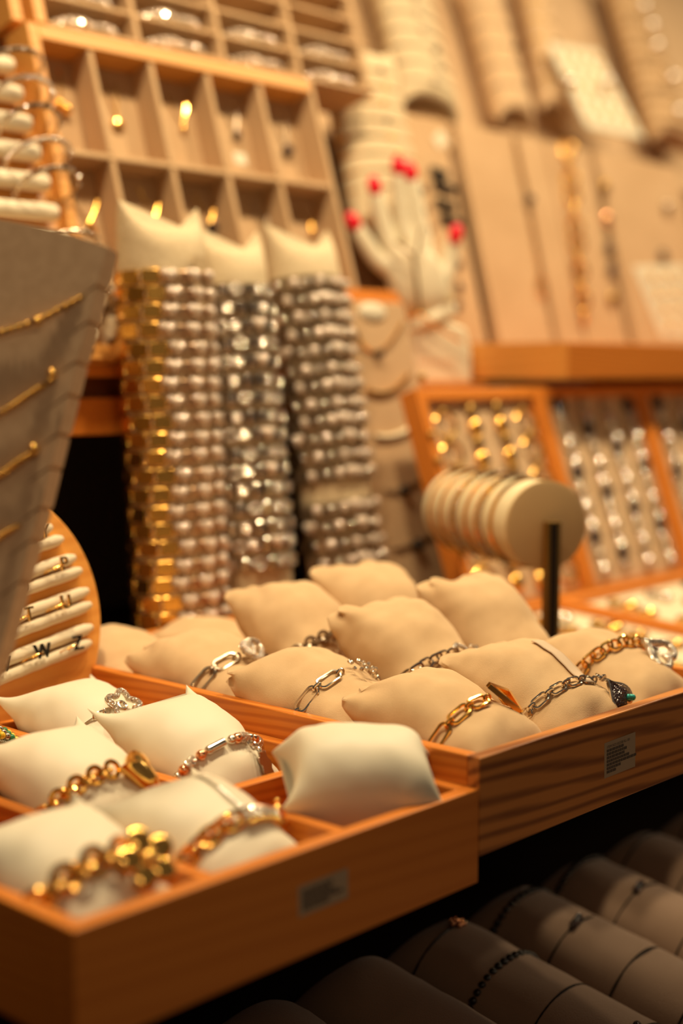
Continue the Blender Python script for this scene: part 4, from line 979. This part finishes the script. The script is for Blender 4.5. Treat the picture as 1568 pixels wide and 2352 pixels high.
for k, (qx, qy, m_) in enumerate(((1385, 430, M_brass), (1390, 505, M_rose), (1396, 572, M_darkstone), (1402, 622, M_darkstone), (1403, 688, M_brass), (1530, 478, M_steel), (1520, 590, M_darkstone))):
    x, y = on(BR, qx, qy, .002); o = MB().sphere((0, 0, .005), .0080, 12, 8, (1, 1.3, .6)).build('pendant', m_, None, BR @ T(x, y, 0)); o.name = 'drop_pendant'
    tag(o, '%s dangling drop from the top on the velvet board %s' % (ORD[k if k < 5 else k - 5], 'right of the gold chain' if k < 5 else 'at the right edge'), 'pendant', 'dangling drops on the velvet boards')
o = MB().box(.60, 2.4, 0, .27, -.075, -.065).build('gap_shade_board', mat('gap_shade_brown', (.20, .11, .05), .8), None, BR, False); tag(o, 'added brown board standing for shade in the gaps between the velvet boards', 'board')  # dark board added to put shade into the gaps between the boards
# white earring cards
def card(M, poly_px, label, rows_, cols, c=.0):
    P = [on(M, *q, c) for q in poly_px]; o = empty('earring_card', M @ T(0, 0, c), label, 'earring card', 'white earring cards')
    bevel(MB().prism(P, 0, .004).build('card', M_card, o), .0015)
    for r_ in range(rows_):
        for q in range(cols):
            u, v = (q + .8) / (cols + .6), (r_ + .8) / (rows_ + .6); a = V((*P[0], 0)).lerp(V((*P[1], 0)), u); b = V((*P[3], 0)).lerp(V((*P[2], 0)), u); p = a.lerp(b, v)
            earring(M @ T(p.x, p.y, c + .004), 'tiny', 'tiny stud, %s row, %s from left, on the %s' % (ORD[r_], ORD[q], label.split(' leaning')[0]), 'tiny studs on the ' + label.split(' leaning')[0])
CF = LM(0, .50, .2915, 12)
card(CF, [(1448, 612), (1568, 610), (1640, 778), (1512, 780)], 'lower white earring card leaning on the step at the right edge', 4, 3)

# ------------------------------------------------------------------ upper tier at the back right
UP_ = LM(0, .735, .545, 24)
xu = on(UP_, 960, 330)[0]
up_ = MB().box(.40, 2.6, -.26, .75, -.03, -.02).build('back_tier', M_velvet2, None, UP_ , False); tag(up_, 'sloping pale velvet back tier above the velvet boards', 'display panel')
bevel(MB().box(.70, 2.6, .0, .012, -.02, .01).build('ledge', M_velvet2, None, UP_, False), .002); bpy.data.objects['ledge'].name = 'tier_ledge'; tag(bpy.data.objects['tier_ledge'], 'narrow velvet ledge along the foot of the sloping back tier', 'ledge')
def lean_bolster(label, M, top, bot, Wpx, seed, m, nb_, bm, group, grp2, word, rr=.0016, c=.022, flare=1.05, start=.10, every=.085):
    a, b = V((*on(M, *top, c), c)), V((*on(M, *bot, c), c)); L = (a - b).length; d = (a - b).normalized(); z = V((0, 0, 1)); y = z.cross(d)
    F = M @ Matrix(((d.x, y.x, z.x, (a.x + b.x) / 2), (d.y, y.y, z.y, (a.y + b.y) / 2), (d.z, y.z, z.z, (a.z + b.z) / 2), (0, 0, 0, 1)))
    P = Pillow(L, Wpx, min(.05, Wpx * .7), seed, 'seam', flare, .010, .001, None, nt=14, te=.5)
    o = P.mesh(50, 40).build('bracelet_bolster', m, None, F); tag(o, label, 'bolster', group)
    for k in range(nb_):
        p = 1 - 2 * (start + every * k)
        if p < -.95: break
        A = arc(P.W / 2 + .0010, P.T / 2 + .0010, -180, 180, 48); r = empty('bracelet', F @ T(p * L / 2, 0, 0), '%s bracelet from the top on the %s' % (ORD[k], word), 'bracelet', grp2)
        MB().tube([q[1] for q in A[:-1]], rr, 6, True).build('chain', bm, r); MB().sphere((0, rnd.uniform(-.01, .01), P.T / 2 + .002), rr * 2.2, 8, 5).build('charm', bm if k % 3 else M_darkstone, r)
UB = LM(0, .60, .2915, 15)
lean_bolster('plump cream bolster ringed by thin gold bracelets, behind the red nails', UB, (812, 118), (900, 520), .118, 61, M_linen, 8, M_gold, 'bolsters at the back', 'bracelets on the plump cream bolster', 'plump cream bolster behind the hand', .0016, .0, 1.1, .16, .095)
lean_bolster('cream bolster with silver bracelets at the top centre', UP_, (905, -60), (985, 255), .100, 62, M_linen, 7, M_steel, 'bolsters at the back', 'bracelets on the top centre bolster', 'top centre bolster', .0024, .02, 1.1, .28, .12)
lean_bolster('tan bolster ringed by thin bracelets at the upper right', UP_, (1430, -30), (1545, 335), .120, 63, M_velvet, 14, M_brass, 'bolsters at the back', 'bracelets on the upper right bolster', 'upper right bolster', .0014, .02, 1.03, .05, .068)
lean_bolster('pale bolster strip with a dark chain, right of the top centre bolster', UP_, (1090, -40), (1180, 280), .075, 64, M_velvet2, 6, M_steel, 'bolsters at the back', 'bracelets on the pale bolster strip', 'pale bolster strip', .0016, .015, 1.03, .12, .14)
lean_bolster('pale bolster strip beside the white earring card', UP_, (1215, -50), (1275, 260), .060, 65, M_velvet2, 6, M_brass, 'bolsters at the back', 'bracelets beside the upper card', 'pale bolster beside the upper card', .0015, .015, 1.03, .12, .14)
card(UP_, [(1252, 100), (1368, 118), (1476, 322), (1345, 296)], 'upper white earring card leaning on the sloping back tier', 5, 4, .05)
for k, (qx, qy) in enumerate(((1484, 8), (1503, 52), (1514, 98), (1552, 172), (1566, 250), (1316, 182), (1402, 182))):
    x, y = on(UP_, qx, qy, .075); o = MB().sphere((0, 0, 0), .0095, 14, 9).build('crystal_ball', M_satin, None, UP_ @ T(x, y, .068)); tag(o, '%s of the bright crystal balls at the upper right, counted from the top' % ORD[k] if k < 5 else '%s shiny ball on the upper white earring card' % ('left', 'right')[k - 5], 'crystal ball', 'bright crystal balls at the upper right')

# ------------------------------------------------------------------ lower display of velvet rolls under the trays
th = math.degrees(math.atan(.027 / .165)); RBm = T(.26, .10, -.141) @ R('X', th)       # local y climbs towards the back
ls = empty('lower_display', RBm @ T(0, 0, -.09), 'dark sloping lower display board under the wooden trays', 'display board')
MB().box(-.60, .80, -.42, .32, -.01, 0).build('board', M_counter, ls, None, False); MB().box(-.55, .75, -.40, -.37, -.68, -.01).build('support', M_counter, ls, None, False); MB().box(-.55, .75, .22, .25, -.66, -.01).build('support', M_counter, ls, None, False)
for i in range(8):
    xr_ = -.36 + .09 * i - .0; P = Pillow(.50, .086, .080, 80 + i, 'seam', 1.0, .002, .0012, None, nt=30, te=.5)
    F = RBm @ T(xr_, -.165, -.040) @ R('Z', 90)
    o = P.mesh(60, 40).build('velvet_roll', M_mocha, None, F); tag(o, 'dark velvet bracelet roll under the trays, %s from the right' % ORD[7 - i], 'bracelet roll', 'dark velvet rolls under the trays')
    if i < 3: continue
    st = .042 if i % 2 else .050
    for k in range(9):
        xx = .225 - .052 * k - rnd.uniform(0, .008)
        kind = ('bead', 'cord', 'cord', 'flower')[(k + i) % 4] if i < 5 else ('cord', 'cord', 'bead')[(k + i) % 3]
        r = empty('beaded_bracelet' if kind == 'bead' else 'cord_bracelet', F @ T(xx, 0, 0), '%s bracelet from the back on the dark velvet roll %s from the right' % (ORD[k], ORD[7 - i]), 'bracelet', 'bracelets on the dark velvet rolls')
        A = arc(.0445, .0415, 10, 170, 60)
        if kind == 'bead':
            mb = MB()
            for q in range(2, 58, 3): mb.sphere(A[q][1], .0030, 8, 6)
            mb.build('beads', M_black, r)
        else:
            MB().tube([a[1] for a in A], .0009, 5).build('cord', M_black, r)
        if kind == 'flower':
            mb = MB(); Fq = frm(A, A[-1][0] * .5, 0, .002)
            for q in range(6): mb.sphere(Fq @ V((.0048 * math.cos(q * PI / 3), .0048 * math.sin(q * PI / 3), .001)), .0022, 8, 5)
            mb.sphere(Fq @ V((0, 0, .002)), .0022, 8, 5); mb.build('gold_flower', M_rose, r)
        elif kind == 'cord' and k % 2:
            mb = MB(); Fq = frm(A, A[-1][0] * .42, 0, .002)
            for q in range(3): mb.sphere(Fq @ V(((q - 1) * .005, .001 * q, 0)), .0032, 8, 6)
            mb.build('dark_charm', M_darkstone, r)

# ------------------------------------------------------------------ lift everything so that the floor is at zero
for o in SC.objects:
    if o.parent is None: o.location.z += TABLE
